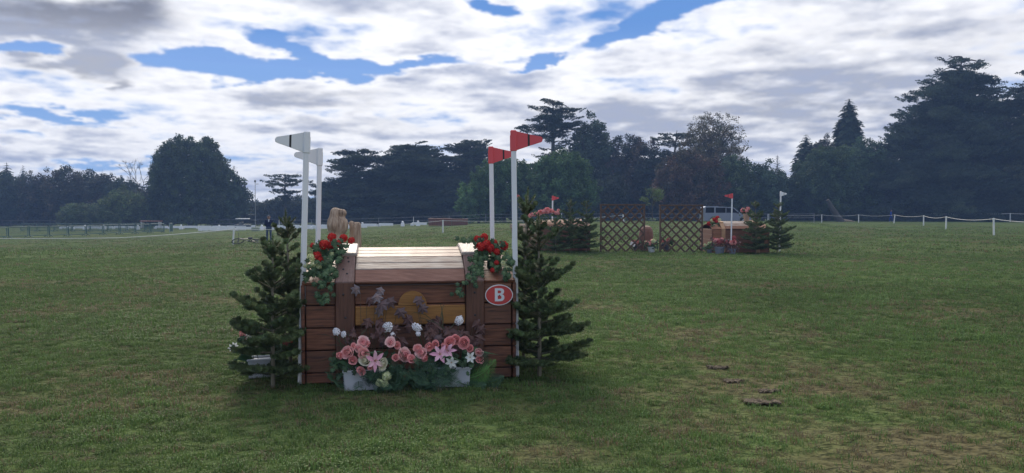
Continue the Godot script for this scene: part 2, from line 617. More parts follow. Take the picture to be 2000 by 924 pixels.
# A broadleaf tree: tapered trunk with limbs, and a crown of leaf clumps in uneven lobes with gaps.
func broadleaf(label: String, at: Vector3, h: float, w: float, o := {}) -> Node3D:
	rng.seed = o.get("seed", 1)
	var t := thing(o.get("name", "broadleaf_tree"), label, o.get("category", "tree"), at, R(0, TAU), o.get("group", ""))
	var base: float = o.get("skirt", 0.1) * h
	var col: Color = o.get("color", Color(0.045, 0.075, 0.028))
	var col2: Color = o.get("color2", Color(col.r * 1.6, col.g * 1.6, col.b * 1.45))
	var holes: float = o.get("holes", 0.36)
	var size: float = o.get("clump", 1.5)
	var tr := Geo.new()
	var lean: Vector3 = o.get("lean", Vector3.ZERO)
	var tw: float = o.get("girth", 0.028) * h
	tr.tube([Vector3(0, -0.3, 0), Vector3(0, 0.3, 0), Vector3(0, h * 0.3, 0) + lean * 0.4, Vector3(0, h * 0.62, 0) + lean, Vector3(0, h * 0.86, 0) + lean], [tw * 1.5, tw * 1.1, tw * 0.8, tw * 0.45, tw * 0.12], 8)
	var centre := Vector3(0, (h + base) / 2.0, 0) + lean
	var rad := Vector3(w / 2.0, (h - base) / 2.0, w / 2.0)
	for i in o.get("limbs", 9):
		var a := R(0, TAU)
		var y0 := R(0.22, 0.6) * h
		var e := centre + Vector3(cos(a) * rad.x * R(0.5, 0.85), R(-0.2, 0.7) * rad.y, sin(a) * rad.z * R(0.5, 0.85))
		limb(tr, Vector3(0, y0, 0) + lean * (y0 / h), e, tw * 0.4, tw * 0.08, 0.05 * h)
	part(t, "trunk", tr.mesh(), M.bark)
	var xfs := []
	var cols := []
	var area := rad.x * rad.y * 12.0
	var n := int(area / (size * size) * o.get("dense", 2.6))
	var off := Vector3(R(-50, 50), R(-50, 50), R(-50, 50))
	var top: float = o.get("point", 0.0)   # narrower towards the top
	for i in n:
		var y := 1.0 - 2.0 * (i + 0.5) / n
		var a := i * 2.39996 + R(-0.2, 0.2)
		var rr := sqrt(1.0 - y * y)
		var d := Vector3(cos(a) * rr, y, sin(a) * rr)
		var calm := 0.42 if o.get("dome", false) else 1.0
		var bump := 1.0 + calm * 0.34 * lump.get_noise_3dv(d * 1.7 + off) + calm * 0.16 * lump.get_noise_3dv(d * 4.5 - off)
		var deep := pow(rng.randf(), 1.6)
		if o.get("dome", false): d = Vector3(d.x / pow(maxf(rr, 0.1), 0.28), d.y, d.z / pow(maxf(rr, 0.1), 0.28))
		if lump.get_noise_3dv(d * 3.4 + off * 2.0) > holes and deep < 0.8: continue
		var p := d * bump * (1.0 - 0.55 * deep)
		var narrow := 1.0 - top * clampf(p.y * 0.5 + 0.5, 0.0, 1.0)
		if o.get("dome", false) and d.y < 0.0:
			var wide := (1.0 - 0.12 * d.y * d.y) / maxf(rr, 0.25)
			p.x *= wide
			p.z *= wide
		p = centre + Vector3(p.x * rad.x * narrow, p.y * rad.y, p.z * rad.z * narrow)
		if p.y < base * 0.6: continue
		var s := size * R(0.7, 1.25)
		xfs.append(Transform3D(Basis.from_euler(Vector3(R(-0.7, 0.7), R(0, TAU), R(-0.7, 0.7))) * Basis.from_scale(Vector3(s, s * 0.85, s)), p))
		var k := shade_of(col.lerp(col2, clampf(0.5 + lump.get_noise_3dv(d * 2.6 - off) * 2.2, 0.0, 1.0)), 0.16)
		cols.append(k)
	scatter(t, "crown", o.get("mesh", M.clump_a), M.leaf, xfs, cols)
	return t

# A cedar: bare upswept limbs carrying flat plates of foliage in tiers.  prof: half width of the crown at heights 0..1, as a share of w / 2
func cedar(label: String, at: Vector3, h: float, w: float, prof: Array, o := {}) -> Node3D:
	rng.seed = o.get("seed", 1)
	var t := thing("cedar_tree", label, "tree", at, 0.0, o.get("group", "cedars round the field"))
	var col: Color = o.get("color", Color(0.026, 0.040, 0.030))
	var col2: Color = o.get("color2", Color(0.058, 0.072, 0.046))
	var droop: float = o.get("droop", 0.15)
	var lean: Vector3 = o.get("lean", Vector3.ZERO)
	var tw := 0.026 * h
	var tr := Geo.new()
	tr.tube([Vector3(0, -0.3, 0), Vector3(0, 0.4, 0), Vector3(0, h * 0.35, 0) + lean * 0.3, Vector3(0, h * 0.7, 0) + lean * 0.7, Vector3(0, h * 0.97, 0) + lean], [tw * 1.6, tw * 1.2, tw * 0.9, tw * 0.5, tw * 0.1], 8)
	var xfs := []
	var cols := []
	var tiers: int = o.get("tiers", 17)
	var size: float = o.get("clump", 1.25)
	var dense: float = o.get("dense", 1.0)
	for ti in tiers:
		var f := (ti + 0.3 + R(-0.25, 0.25)) / tiers
		var fp := f * (prof.size() - 1)
		var k0 := clampi(int(fp), 0, prof.size() - 2)
		var reach: float = lerpf(prof[k0], prof[k0 + 1], fp - k0) * w / 2.0
		if reach < 0.05: continue
		var boughs := maxi(3, int(reach * o.get("boughs", 1.5)))
		var a0 := R(0, TAU)
		for b in boughs:
			var a := a0 + TAU * b / boughs + R(-0.35, 0.35)
			var len := reach * R(0.62, 1.12)
			if b % 3 == 2: len *= 0.62
			var tone := col.lerp(col2, rng.randf())
			var y := h * f + R(-0.02, 0.02) * h
			var from := Vector3(0, y - len * 0.28, 0) + lean * f
			var to := Vector3(cos(a) * len, y - len * droop, sin(a) * len) + lean * f
			limb(tr, from, to.lerp(from, 0.12), tw * 0.28, tw * 0.05, len * 0.12, 5)
			var plates := maxi(1, int(len / 1.5))
			for pl in plates:
				var s := (pl + 0.9) / plates
				if s < 0.3 and f > 0.5 and plates > 2 and R(0, 1) < 0.5: continue
				var mid := from.lerp(to, s) + Vector3(0, len * 0.12 * sin(s * PI) + R(-0.15, 0.25), 0)
				var pr := (0.55 + 0.16 * len) * R(0.7, 1.25) * (1.15 - 0.35 * s)
				var cnt := int(maxf(4.0, pr * pr * 7.0 * dense))
				for q in cnt:
					var qa := R(0, TAU)
					var qr := sqrt(rng.randf()) * pr
					var p := mid + Vector3(cos(qa) * qr * 1.25, R(-0.16, 0.16) - qr * qr * (0.10 + droop * 0.4), sin(qa) * qr * 1.25)
					var sz := size * R(0.7, 1.25)
					var tilt := Basis(Vector3(sin(a), 0, -cos(a)), -(droop + 0.12) * s) if droop > 0.0 else Basis.IDENTITY
					xfs.append(Transform3D(tilt * Basis.from_euler(Vector3(R(-0.25, 0.25), R(0, TAU), R(-0.25, 0.25))) * Basis.from_scale(Vector3(sz, sz * R(0.8, 1.3), sz)), p))
					cols.append(shade_of(tone, 0.12))
	part(t, "trunk", tr.mesh(), M.bark)
	scatter(t, "crown", M.cedar_a, M.leaf, xfs, cols)
	return t

# A spire-shaped conifer with tiers of hanging boughs.
func spire(label: String, at: Vector3, h: float, w: float, o := {}) -> Node3D:
	rng.seed = o.get("seed", 1)
	var t := thing(o.get("name", "spruce_tree"), label, "tree", at, 0.0, o.get("group", "conifers standing above the wood"))
	var col: Color = o.get("color", Color(0.022, 0.036, 0.026))
	var tw := 0.016 * h
	var tr := Geo.new()
	tr.tube([Vector3(0, -0.3, 0), Vector3(0, h * 0.5, 0), Vector3(0, h * 0.995, 0)], [tw * 1.4, tw * 0.8, tw * 0.08], 6)
	part(t, "trunk", tr.mesh(), M.bark)
	var xfs := []
	var cols := []
	var y: float = o.get("skirt", 0.06) * h
	var gap: float = o.get("gap", 0.55)
	var curve: float = o.get("curve", 0.85)
	while y < h * 0.985:
		var f := y / h
		var reach := w / 2.0 * pow(1.0 - f, curve) * R(0.75, 1.15) + 0.15
		var cnt := maxi(4, int(reach * o.get("dense", 7.0)))
		var a0 := R(0, TAU)
		for b in cnt:
			var a := a0 + TAU * b / cnt + R(-0.3, 0.3)
			var len := reach * R(0.65, 1.1)
			var out := Vector3(cos(a), o.get("rise", -0.25) + f * 0.3, sin(a))
			xfs.append(Transform3D(twig_basis(out, Vector3(len, len * 0.8, maxf(len * 0.75, 0.35)), R(-0.3, 0.3)), Vector3(0, y + R(-0.2, 0.2) * gap, 0)))
			cols.append(shade_of(col, 0.16))
			if len > 1.2:
				xfs.append(Transform3D(twig_basis(out, Vector3(len * 0.6, len * 0.5, len * 0.5), R(-0.8, 0.8)), Vector3(cos(a), 0, sin(a)) * len * 0.3 + Vector3(0, y + 0.1, 0)))
				cols.append(shade_of(col, 0.16))
		y += gap * R(0.8, 1.2) * (1.0 - 0.45 * f)
	scatter(t, "crown", M.spray_a, M.leaf, xfs, cols)
	return t

# A leafless or thin-leaved tree: forked twigs, and a few leaves.
func fork(g: Geo, a: Vector3, d: Vector3, len: float, r: float, depth: int, ends: Array) -> void:
	var b := a + d * len
	g.tube([a, a.lerp(b, 0.5) + Vector3(rng.randfn(), rng.randfn(), rng.randfn()) * len * 0.04, b], [r, r * 0.8, r * 0.6], 4, false)
	ends.append(b)
	if depth == 0: return
	for i in (3 if rng.randf() < 0.5 else 2):
		var e := (d + Vector3(rng.randfn(), rng.randfn() * 0.5 + 0.12, rng.randfn()) * 0.48).normalized()
		fork(g, b.lerp(a, 0.25 * rng.randf() * i), e, len * R(0.6, 0.85), r * 0.6, depth - 1, ends)

func bare_tree(label: String, at: Vector3, h: float, o := {}) -> Node3D:
	rng.seed = o.get("seed", 1)
	var t := thing(o.get("name", "bare_tree"), label, "tree", at, 0.0, o.get("group", ""))
	var g := Geo.new()
	var ends := []
	fork(g, Vector3(0, -0.2, 0), Vector3.UP, h * o.get("stem", 0.36), h * 0.018, o.get("depth", 5), ends)
	part(t, "trunk", g.mesh(), M.bark)
	var xfs := []
	var cols := []
	for e: Vector3 in ends:
		if e.y < h * 0.4 or rng.randf() > o.get("leafy", 0.2): continue
		var s: float = o.get("clump", 0.6) * R(0.6, 1.3)
		xfs.append(Transform3D(Basis.from_euler(Vector3(R(-1, 1), R(0, TAU), R(-1, 1))) * Basis.from_scale(Vector3.ONE * s), e))
		cols.append(shade_of(o.get("color", Color(0.09, 0.075, 0.04)), 0.2))
	if xfs.size(): scatter(t, "crown", M.clump_b, M.leaf, xfs, cols)
	return t

# A young fir, cut and set in the ground: whorls of boughs covered in thick needled shoots.
func shoot_mesh(sd: int, count: int) -> ArrayMesh:   # along +y, one long; needles reach out about one
	rng.seed = sd
	var g := Geo.new()
	g.col = Color(1.3, 1.0, 0.8)
	g.tube([Vector3.ZERO, Vector3(0, 0.97, 0)], [0.11, 0.06], 4, false)
	for i in count:
		var t := (i + rng.randf()) / count
		var a := i * 2.39996 + R(-0.5, 0.5)
		var o := Vector3(cos(a), 0, sin(a))
		var k := R(0.7, 1.2) * lerpf(0.9, 1.15, t)
		g.col = Color(k, k, k * R(0.85, 1.1))
		var p := Vector3(0, t, 0)
		var l := R(0.8, 1.1) * (1.0 - 0.35 * t * t)
		var tip := p + o * l + Vector3(0, R(0.06, 0.2), 0)
		if t > 0.93: tip = p + o * l * 0.55 + Vector3(0, R(0.12, 0.26), 0)
		var side := Vector3(-sin(a), R(-0.03, 0.03), cos(a)) * 0.085
		g.tri(p - side, p + side, tip + side * 0.6)
		g.tri(p - side, tip + side * 0.6, tip - side * 0.6)
	return g.mesh()

func fir(label: String, at: Vector3, h: float, w: float, o := {}) -> Node3D:
	rng.seed = o.get("seed", 1)
	var t := thing("fir_tree", label, "fir tree", at, 0.0, o.get("group", ""))
	var tr := Geo.new()
	var bent := Vector3(R(-0.03, 0.03), 0, R(-0.03, 0.03)) * h
	var axis := func(y: float) -> Vector3: return Vector3(0, y, 0) + bent * (y / h) * (y / h)
	var rt: float = o.get("girth", 0.018)
	var p := []
	var r := []
	for i in 7:
		var y := h * i / 6.0 * 0.97 - (0.1 if i == 0 else 0.0)
		p.append(axis.call(y))
		r.append(lerpf(rt, 0.006, i / 6.0))
	tr.tube(p, r, 7)
	var xfs := []
	var cols := []
	var col: Color = o.get("color", Color(0.080, 0.116, 0.050))
	var nl: float = o.get("needle", 0.027)
	var wood_g := Geo.new()
	var mood := [1.0]
	var put := func(a: Vector3, d: Vector3, len: float, fat: float, bright: float) -> void:
		var y := d.normalized()
		var x := y.cross(Vector3(0.3, 0.9, 0.31))
		x = x.normalized()
		xfs.append(Transform3D(Basis(x, y, x.cross(y)) * Basis.from_scale(Vector3(nl * fat, len, nl * fat)), a))
		var k: float = bright * mood[0] * clampf(1.0 + rng.randfn() * 0.16, 0.55, 1.6)
		cols.append(Color(col.r * k * R(0.92, 1.15), col.g * k, col.b * k))
	var y: float = o.get("bare", 0.10) * h
	var whorl := 0
	var pitch: float = o.get("pitch", 0.125)
	while y < h * 0.93:
		var f := y / h
		var reach: float = w / 2.0 * (pow(1.0 - f, 0.8) * 0.94 + 0.07) * o.get("full", 1.0)
		if f < 0.2: reach *= 0.78 + f * 0.9
		var cnt := 7 if whorl % 2 == 0 else 4
		if f > 0.7: cnt = 5 if whorl % 2 == 0 else 2
		var a0 := R(0, TAU)
		for b in cnt:
			var a := a0 + TAU * b / cnt + R(-0.3, 0.3)
			var len: float = reach * R(0.65, 1.12) * (1.0 if whorl % 2 == 0 else 0.66)
			var rise := lerpf(0.05, 1.1, pow(f, 1.3)) + R(-0.1, 0.12)
			var keep: Vector2 = o.get("keep", Vector2(-9, 9))   # trimmed where it would hang over the jump
			if cos(a) * len < keep.x: len = keep.x / cos(a)
			if cos(a) * len > keep.y: len = keep.y / cos(a)
			var d := Vector3(cos(a), rise, sin(a)).normalized()
			var root: Vector3 = axis.call(y + R(-0.045, 0.045))
			mood[0] = R(0.68, 1.25)
			var n := maxi(2, int(len / 0.062))
			var prev := root
			var pts := [root]
			for s in range(1, n + 1):
				var q := s / float(n)
				var pt: Vector3 = root + d * len * q + Vector3(0, len * (0.16 * q * q - 0.10 * q), 0)
				pts.append(pt)
				put.call(prev, pt - prev, (pt - prev).length() * 1.25, 0.95 if s == n else 0.8, 1.25 if s == n else 0.85)
				if s > 1 or n < 3:
					var sl := minf(0.15, len * 0.5 * (1.12 - q)) * R(0.75, 1.2) + 0.025
					for sd in [-1.0, 1.0]:
						var side: Vector3 = (d.cross(Vector3.UP).normalized() * sd * 1.0 + d * 0.8 + Vector3(0, R(-0.05, 0.3), 0)).normalized()
						put.call(pt, side, sl, 1.0, R(0.95, 1.35))
						if sl > 0.085 and rng.randf() < 0.7:
							for ss in [-1.0, 1.0]:
								put.call(pt + side * sl * 0.45, (side + side.cross(Vector3.UP) * ss * 0.8 + Vector3(0, R(0.0, 0.2), 0)).normalized(), sl * 0.55, 0.95, R(1.0, 1.4))
				prev = pt
			var rr := []
			for s in pts.size(): rr.append(lerpf(0.009, 0.003, s / float(pts.size() - 1)))
			wood_g.tube(pts, rr, 4, false)
		y += pitch * R(0.8, 1.2) * (1.0 if f < 0.6 else 1.25)
		whorl += 1
	# leader and the ring of shoots under it
	var top: Vector3 = axis.call(h * 0.9)
	put.call(top, axis.call(h) - top, (axis.call(h) - top).length(), 0.8, 1.2)
	for b in 4:
		var a := TAU * b / 4.0 + R(-0.3, 0.3)
		put.call(top, Vector3(cos(a), R(1.0, 1.5), sin(a)), h * 0.075, 0.95, 1.3)
	part(t, "trunk", tr.mesh(), M.fir_bark)
	part(t, "branches", wood_g.mesh(), M.fir_bark).set_meta("kind", "stuff")
	scatter(t, "needles", M.shoot_far if o.get("far", false) else M.shoot, M.needle, xfs, cols)
	return t

func clump_meshes() -> void:
	M.clump_a = leaf_clump(2, 54, 0.24)
	M.clump_b = leaf_clump(3, 26, 0.20)
	M.clump_f = leaf_clump(4, 90, 0.15)
	M.cedar_a = cedar_clump(5, 64)
	M.spray_a = spray_clump(6, 46)
	M.shoot = shoot_mesh(7, 130)
	M.shoot_far = shoot_mesh(8, 40)

# ---------------------------------------------------------------- field
# bare or dry places the photograph shows: x, z, half width, half depth, strength
var dry_spots := [[2.0, -7.6, 1.5, 0.9, 0.9], [2.3, -6.6, 1.1, 0.5, 0.9], [4.2, -7.4, 1.3, 0.5, 0.8], [-3.9, -5.9, 0.6, 0.4, 0.9], [-3.0, -5.2, 0.8, 0.3, 0.5], [5.2, -10.5, 1.6, 0.7, 0.6], [0.5, -5.1, 1.0, 0.35, 0.4], [3.0, -5.2, 0.9, 0.35, 0.6], [-0.9, -6.3, 1.2, 0.3, 0.5], [1.0, -9.3, 0.9, 0.6, 0.4], [-2.4, -4.9, 0.7, 0.25, 0.6], [0.2, -4.8, 0.8, 0.2, 0.5], [1.5, -5.5, 0.6, 0.3, 0.6], [3.4, -5.9, 0.7, 0.3, 0.6], [-1.4, -5.4, 0.5, 0.25, 0.55], [4.6, -6.2, 0.8, 0.35, 0.6], [2.3, -4.7, 0.7, 0.22, 0.6], [-3.2, -7.2, 0.7, 0.3, 0.45], [-0.1, -5.9, 0.5, 0.25, 0.5], [5.0, -8.4, 1.0, 0.4, 0.5], [-2.2, -8.8, 0.8, 0.4, 0.35]]

func dryness(x: float, z: float) -> float:
	var k := patch_noise.get_noise_2d(x, z * 1.5) * 1.3 + fine_noise.get_noise_2d(x, z) * 0.55 - 0.14
	for s in dry_spots:
		var a: float = (x - s[0]) / s[2]
		var b: float = (z - s[1]) / s[3]
		k += s[4] * exp(-(a * a + b * b))
	return clampf(k, 0.0, 1.0)

func build_ground() -> void:
	var zs := PackedFloat32Array()
	var z := 14.0
	while z > -2.0:
		zs.append(z)
		z -= 2.0
	while z > -14.0:
		zs.append(z)
		z -= 0.14
	while z > -640.0:
		zs.append(z)
		z -= maxf(0.14, (-z) * 0.022 - 0.16)
	var cols := 150
	var v := PackedVector3Array()
	var c := PackedColorArray()
	var nrm := PackedVector3Array()
	var ix := PackedInt32Array()
	for zi in zs.size():
		var zz := zs[zi]
		var half := 7.0 + absf(zz) * 0.95
		for k in cols + 1:
			var x := (k / float(cols) * 2.0 - 1.0) * half
			v.append(Vector3(x, ground_y(x, zz), zz))
			var e := 0.3
			nrm.append(Vector3(ground_y(x - e, zz) - ground_y(x + e, zz), 2.0 * e, ground_y(x, zz - e) - ground_y(x, zz + e)).normalized())
			var dry := dryness(x, zz)
			var green := Color(0.080, 0.118, 0.040)
			var k2 := 1.0 + 0.35 * patch_noise.get_noise_2d(x * 0.9 + 90.0, zz * 0.5) + 0.2 * patch_noise.get_noise_2d(x * 0.25, zz * 0.25 + 70.0)
			green = Color(green.r * k2, green.g * k2, green.b * k2)
			c.append(green.lerp(Color(0.135, 0.104, 0.064), dry * 0.75))
	for zi in zs.size() - 1:
		for k in cols:
			var a := zi * (cols + 1) + k
			var b := a + cols + 1
			ix.append_array(PackedInt32Array([a, b, b + 1, a, b + 1, a + 1]))
	var m := ArrayMesh.new()
	var arr := []
	arr.resize(Mesh.ARRAY_MAX)
	arr[Mesh.ARRAY_VERTEX] = v
	arr[Mesh.ARRAY_NORMAL] = nrm
	arr[Mesh.ARRAY_COLOR] = c
	arr[Mesh.ARRAY_INDEX] = ix
	m.add_surface_from_arrays(Mesh.PRIMITIVE_TRIANGLES, arr)
	var mt := vivid(0.95, 0.0, 0.15)
	mt.albedo_texture = noise_tex(61, 0.035, 5, [[0.2, 0.45, 0.45, 0.45], [0.5, 0.95, 0.95, 0.9], [0.8, 1.0, 1.0, 1.0]], 512)
	mt.uv1_triplanar = true
	mt.uv1_world_triplanar = true
	mt.uv1_scale = Vector3.ONE * 0.31
	mt.heightmap_enabled = true
	mt.heightmap_texture = noise_tex(62, 0.05, 4, [], 512)
	mt.heightmap_scale = 6.0
	structure("ground", m, mt)

func tuft_mesh(sd: int, blades: int, spread: float, tall: float, wide: float) -> ArrayMesh:
	rng.seed = sd
	var g := Geo.new()
	for i in blades:
		var a := R(0, TAU)
		var p := Vector3(cos(a), 0, sin(a)) * sqrt(rng.randf()) * spread
		p.y = -0.004
		var d := R(0, TAU)
		var out := Vector3(cos(d), 0, sin(d))
		var side := Vector3(-sin(d), 0, cos(d)) * wide
		var l := tall * R(0.5, 1.25)
		var bend := R(0.25, 1.1)
		var k := R(0.65, 1.35)
		if rng.randf() < 0.09:
			l *= 1.7
			k *= 1.35
		g.col = Color(k * R(0.9, 1.2), k, k * R(0.8, 1.1))
		var m := p + Vector3(0, l * 0.6, 0) + out * l * 0.25 * bend
		var e := p + Vector3(0, l * (1.0 - 0.45 * bend), 0) + out * l * 0.75 * bend
		g.quad(p - side * 0.5, p + side * 0.5, m + side * 0.42, m - side * 0.42)
		g.tri(m - side * 0.42, m + side * 0.42, e)
	return g.mesh()

func build_grass() -> void:
	var bands := [[3.6, 9.0, 330.0, 1.0, 71], [9.0, 16.0, 170.0, 1.35, 72], [16.0, 28.0, 62.0, 1.9, 73], [28.0, 92.0, 7.0, 3.4, 74]]
	for b in bands:
		var tuft := tuft_mesh(b[4], 20 if b[0] < 16.0 else 16, 0.055, 0.040, 0.0046)
		rng.seed = b[4]
		var xfs := []
		var cols := []
		var half: float = 0.98 if b[0] < 12.0 else 0.8
		var n := int((b[1] * b[1] - b[0] * b[0]) * half * b[2])
		for i in n:
			var d := sqrt(lerpf(b[0] * b[0], b[1] * b[1], rng.randf()))
			if b[1] > 60.0 and rng.randf() < smoothstep(30.0, 92.0, d): continue
			var x := R(-half, half) * d
			var z := -d
			var dry := dryness(x, z)
			if rng.randf() < dry * 0.72: continue
			var j := Vector2(x + 0.893, z + 6.93).rotated(deg_to_rad(9.0))
			if absf(j.x) < 0.9 and j.y < -0.03 and j.y > -1.5: continue   # nothing grows inside the jump
			var lush := fine_noise.get_noise_2d(x * 0.5 + 200.0, z * 0.5)
			var knot := fine_noise.get_noise_2d(x * 4.2 - 70.0, z * 4.2)
			var thin := knot < -0.06 and rng.randf() < 0.6
			var s: float = b[3] * R(0.75, 1.25) * (1.0 + 0.5 * lush + 0.55 * knot)
			xfs.append(Transform3D(Basis(Vector3.UP, R(0, TAU)) * Basis.from_scale(Vector3(s, s * R(0.7, 1.2) / sqrt(b[3]), s)), Vector3(x, ground_y(x, z), z)))
			var k := R(0.72, 1.28) + 0.25 * lush + 0.25 * knot + 0.22 * patch_noise.get_noise_2d(x * 0.9 + 90.0, z * 0.5)
			var col := Color(0.104 * k, 0.170 * k, 0.052 * k)
			if rng.randf() < 0.06 + 0.45 * dry: col = Color(0.20, 0.165, 0.10)
			if thin:
				col = Color(0.13, 0.115, 0.062) if rng.randf() < 0.5 else Color(col.r * 0.8, col.g * 0.72, col.b * 0.8)
				var last: Transform3D = xfs[-1]
				last.basis = last.basis * Basis.from_scale(Vector3(1.1, 0.45, 1.1))
				xfs[-1] = last
			cols.append(col)
		var o := scatter(self, "grass" if b[0] < 4.0 else "grass_%03d" % (b[4] - 71), tuft, M.blade, xfs, cols)
		tag(o, ["short mown grass growing in front of the chest fence", "mown grass growing round and behind the chest fence", "mown grass in the middle of the field", "far grass of the field up to the white posts"][b[4] - 71], "grass")

# ---------------------------------------------------------------- the chest fence
func wood_materials() -> void:
	var dark := [[0.18, 0.055, 0.022, 0.012], [0.3, 0.105, 0.036, 0.017], [0.5, 0.15, 0.054, 0.026], [0.78, 0.20, 0.076, 0.038]]
	var mid := [[0.18, 0.06, 0.024, 0.013], [0.3, 0.125, 0.044, 0.021], [0.55, 0.185, 0.070, 0.034], [0.8, 0.245, 0.098, 0.049]]
	M.brown_a = wood(1, dark, 0, 0.55)
	M.brown_b = wood(2, mid, 0, 0.55)
	M.brown_c = wood(22, [[0.18, 0.05, 0.02, 0.012], [0.35, 0.12, 0.047, 0.024], [0.8, 0.17, 0.070, 0.038]], 0, 0.55)
	M.brown_up = wood(3, [[0.25, 0.075, 0.029, 0.016], [0.75, 0.125, 0.052, 0.029]], 1, 0.55)
	M.red_brown = wood(4, [[0.25, 0.15, 0.060, 0.038], [0.5, 0.20, 0.085, 0.055], [0.8, 0.27, 0.135, 0.095]], 0, 0.5)
	M.strap = wood(5, [[0.25, 0.13, 0.072, 0.058], [0.75, 0.19, 0.115, 0.098]], 2, 0.55)
	M.worn_a = wood(6, [[0.22, 0.16, 0.075, 0.05], [0.40, 0.21, 0.135, 0.093], [0.55, 0.32, 0.24, 0.185], [0.8, 0.40, 0.33, 0.27]], 0, 0.55, 0.2)
	M.worn_b = wood(7, [[0.25, 0.20, 0.13, 0.10], [0.5, 0.30, 0.245, 0.20], [0.8, 0.38, 0.325, 0.275]], 0, 0.55, 0.2)
	M.worn_top = wood(8, [[0.20, 0.16, 0.07, 0.05], [0.44, 0.20, 0.11, 0.075], [0.60, 0.33, 0.25, 0.19], [0.8, 0.42, 0.35, 0.285]], 0, 0.5, 0.2, 12.0)
	M.cap = wood(9, [[0.2, 0.34, 0.27, 0.24], [0.5, 0.36, 0.305, 0.26], [0.8, 0.44, 0.395, 0.35]], 2, 0.5, 0.2)
	M.ochre = wood(10, [[0.25, 0.22, 0.095, 0.020], [0.75, 0.31, 0.145, 0.032]], 0, 0.5)
	M.inside = plain(0.05, 0.03, 0.022, 0.9)
	M.orange_a = wood(11, [[0.25, 0.20, 0.085, 0.042], [0.75, 0.29, 0.13, 0.066]], 0, 0.6)
	M.orange_b = wood(12, [[0.25, 0.15, 0.065, 0.038], [0.75, 0.22, 0.10, 0.056]], 0, 0.6)
	M.honey = wood(13, [[0.25, 0.36, 0.20, 0.10], [0.75, 0.46, 0.28, 0.15]], 1, 0.6)
	M.carved = wood(14, [[0.2, 0.10, 0.065, 0.045], [0.33, 0.25, 0.175, 0.12], [0.5, 0.38, 0.285, 0.205], [0.8, 0.47, 0.38, 0.29]], 1, 0.85, 1.2, 8.0)
	M.trellis = wood(15, [[0.25, 0.075, 0.042, 0.026], [0.75, 0.12, 0.070, 0.046]], 1, 0.75)

func slab(t: Node, called: String, m: Material, x0: float, x1: float, a: Vector2, b: Vector2, thick: float, bevel := 0.006) -> MeshInstance3D:   # a board between x0 and x1 whose top face runs from a to b; a, b are (z, height)
	var p := Vector3(0, a.y, a.x)
	var q := Vector3(0, b.y, b.x)
	var along := (p - q).normalized()
	var up := along.cross(Vector3.RIGHT).normalized()
	var g := Geo.new()
	g.box(Vector3.ZERO, Vector3(x1 - x0, thick, (p - q).length() - 0.005), bevel, Basis(Vector3.RIGHT, up, along))
	return part(t, called, g.mesh(), m, Transform3D(Basis.IDENTITY, Vector3((x0 + x1) / 2.0, 0, 0) + (p + q) / 2.0 - up * thick / 2.0))

func between(a: Vector2, b: Vector2, n: int, i: int) -> Array:
	return [a.lerp(b, i / float(n)), a.lerp(b, (i + 1.0) / n)]

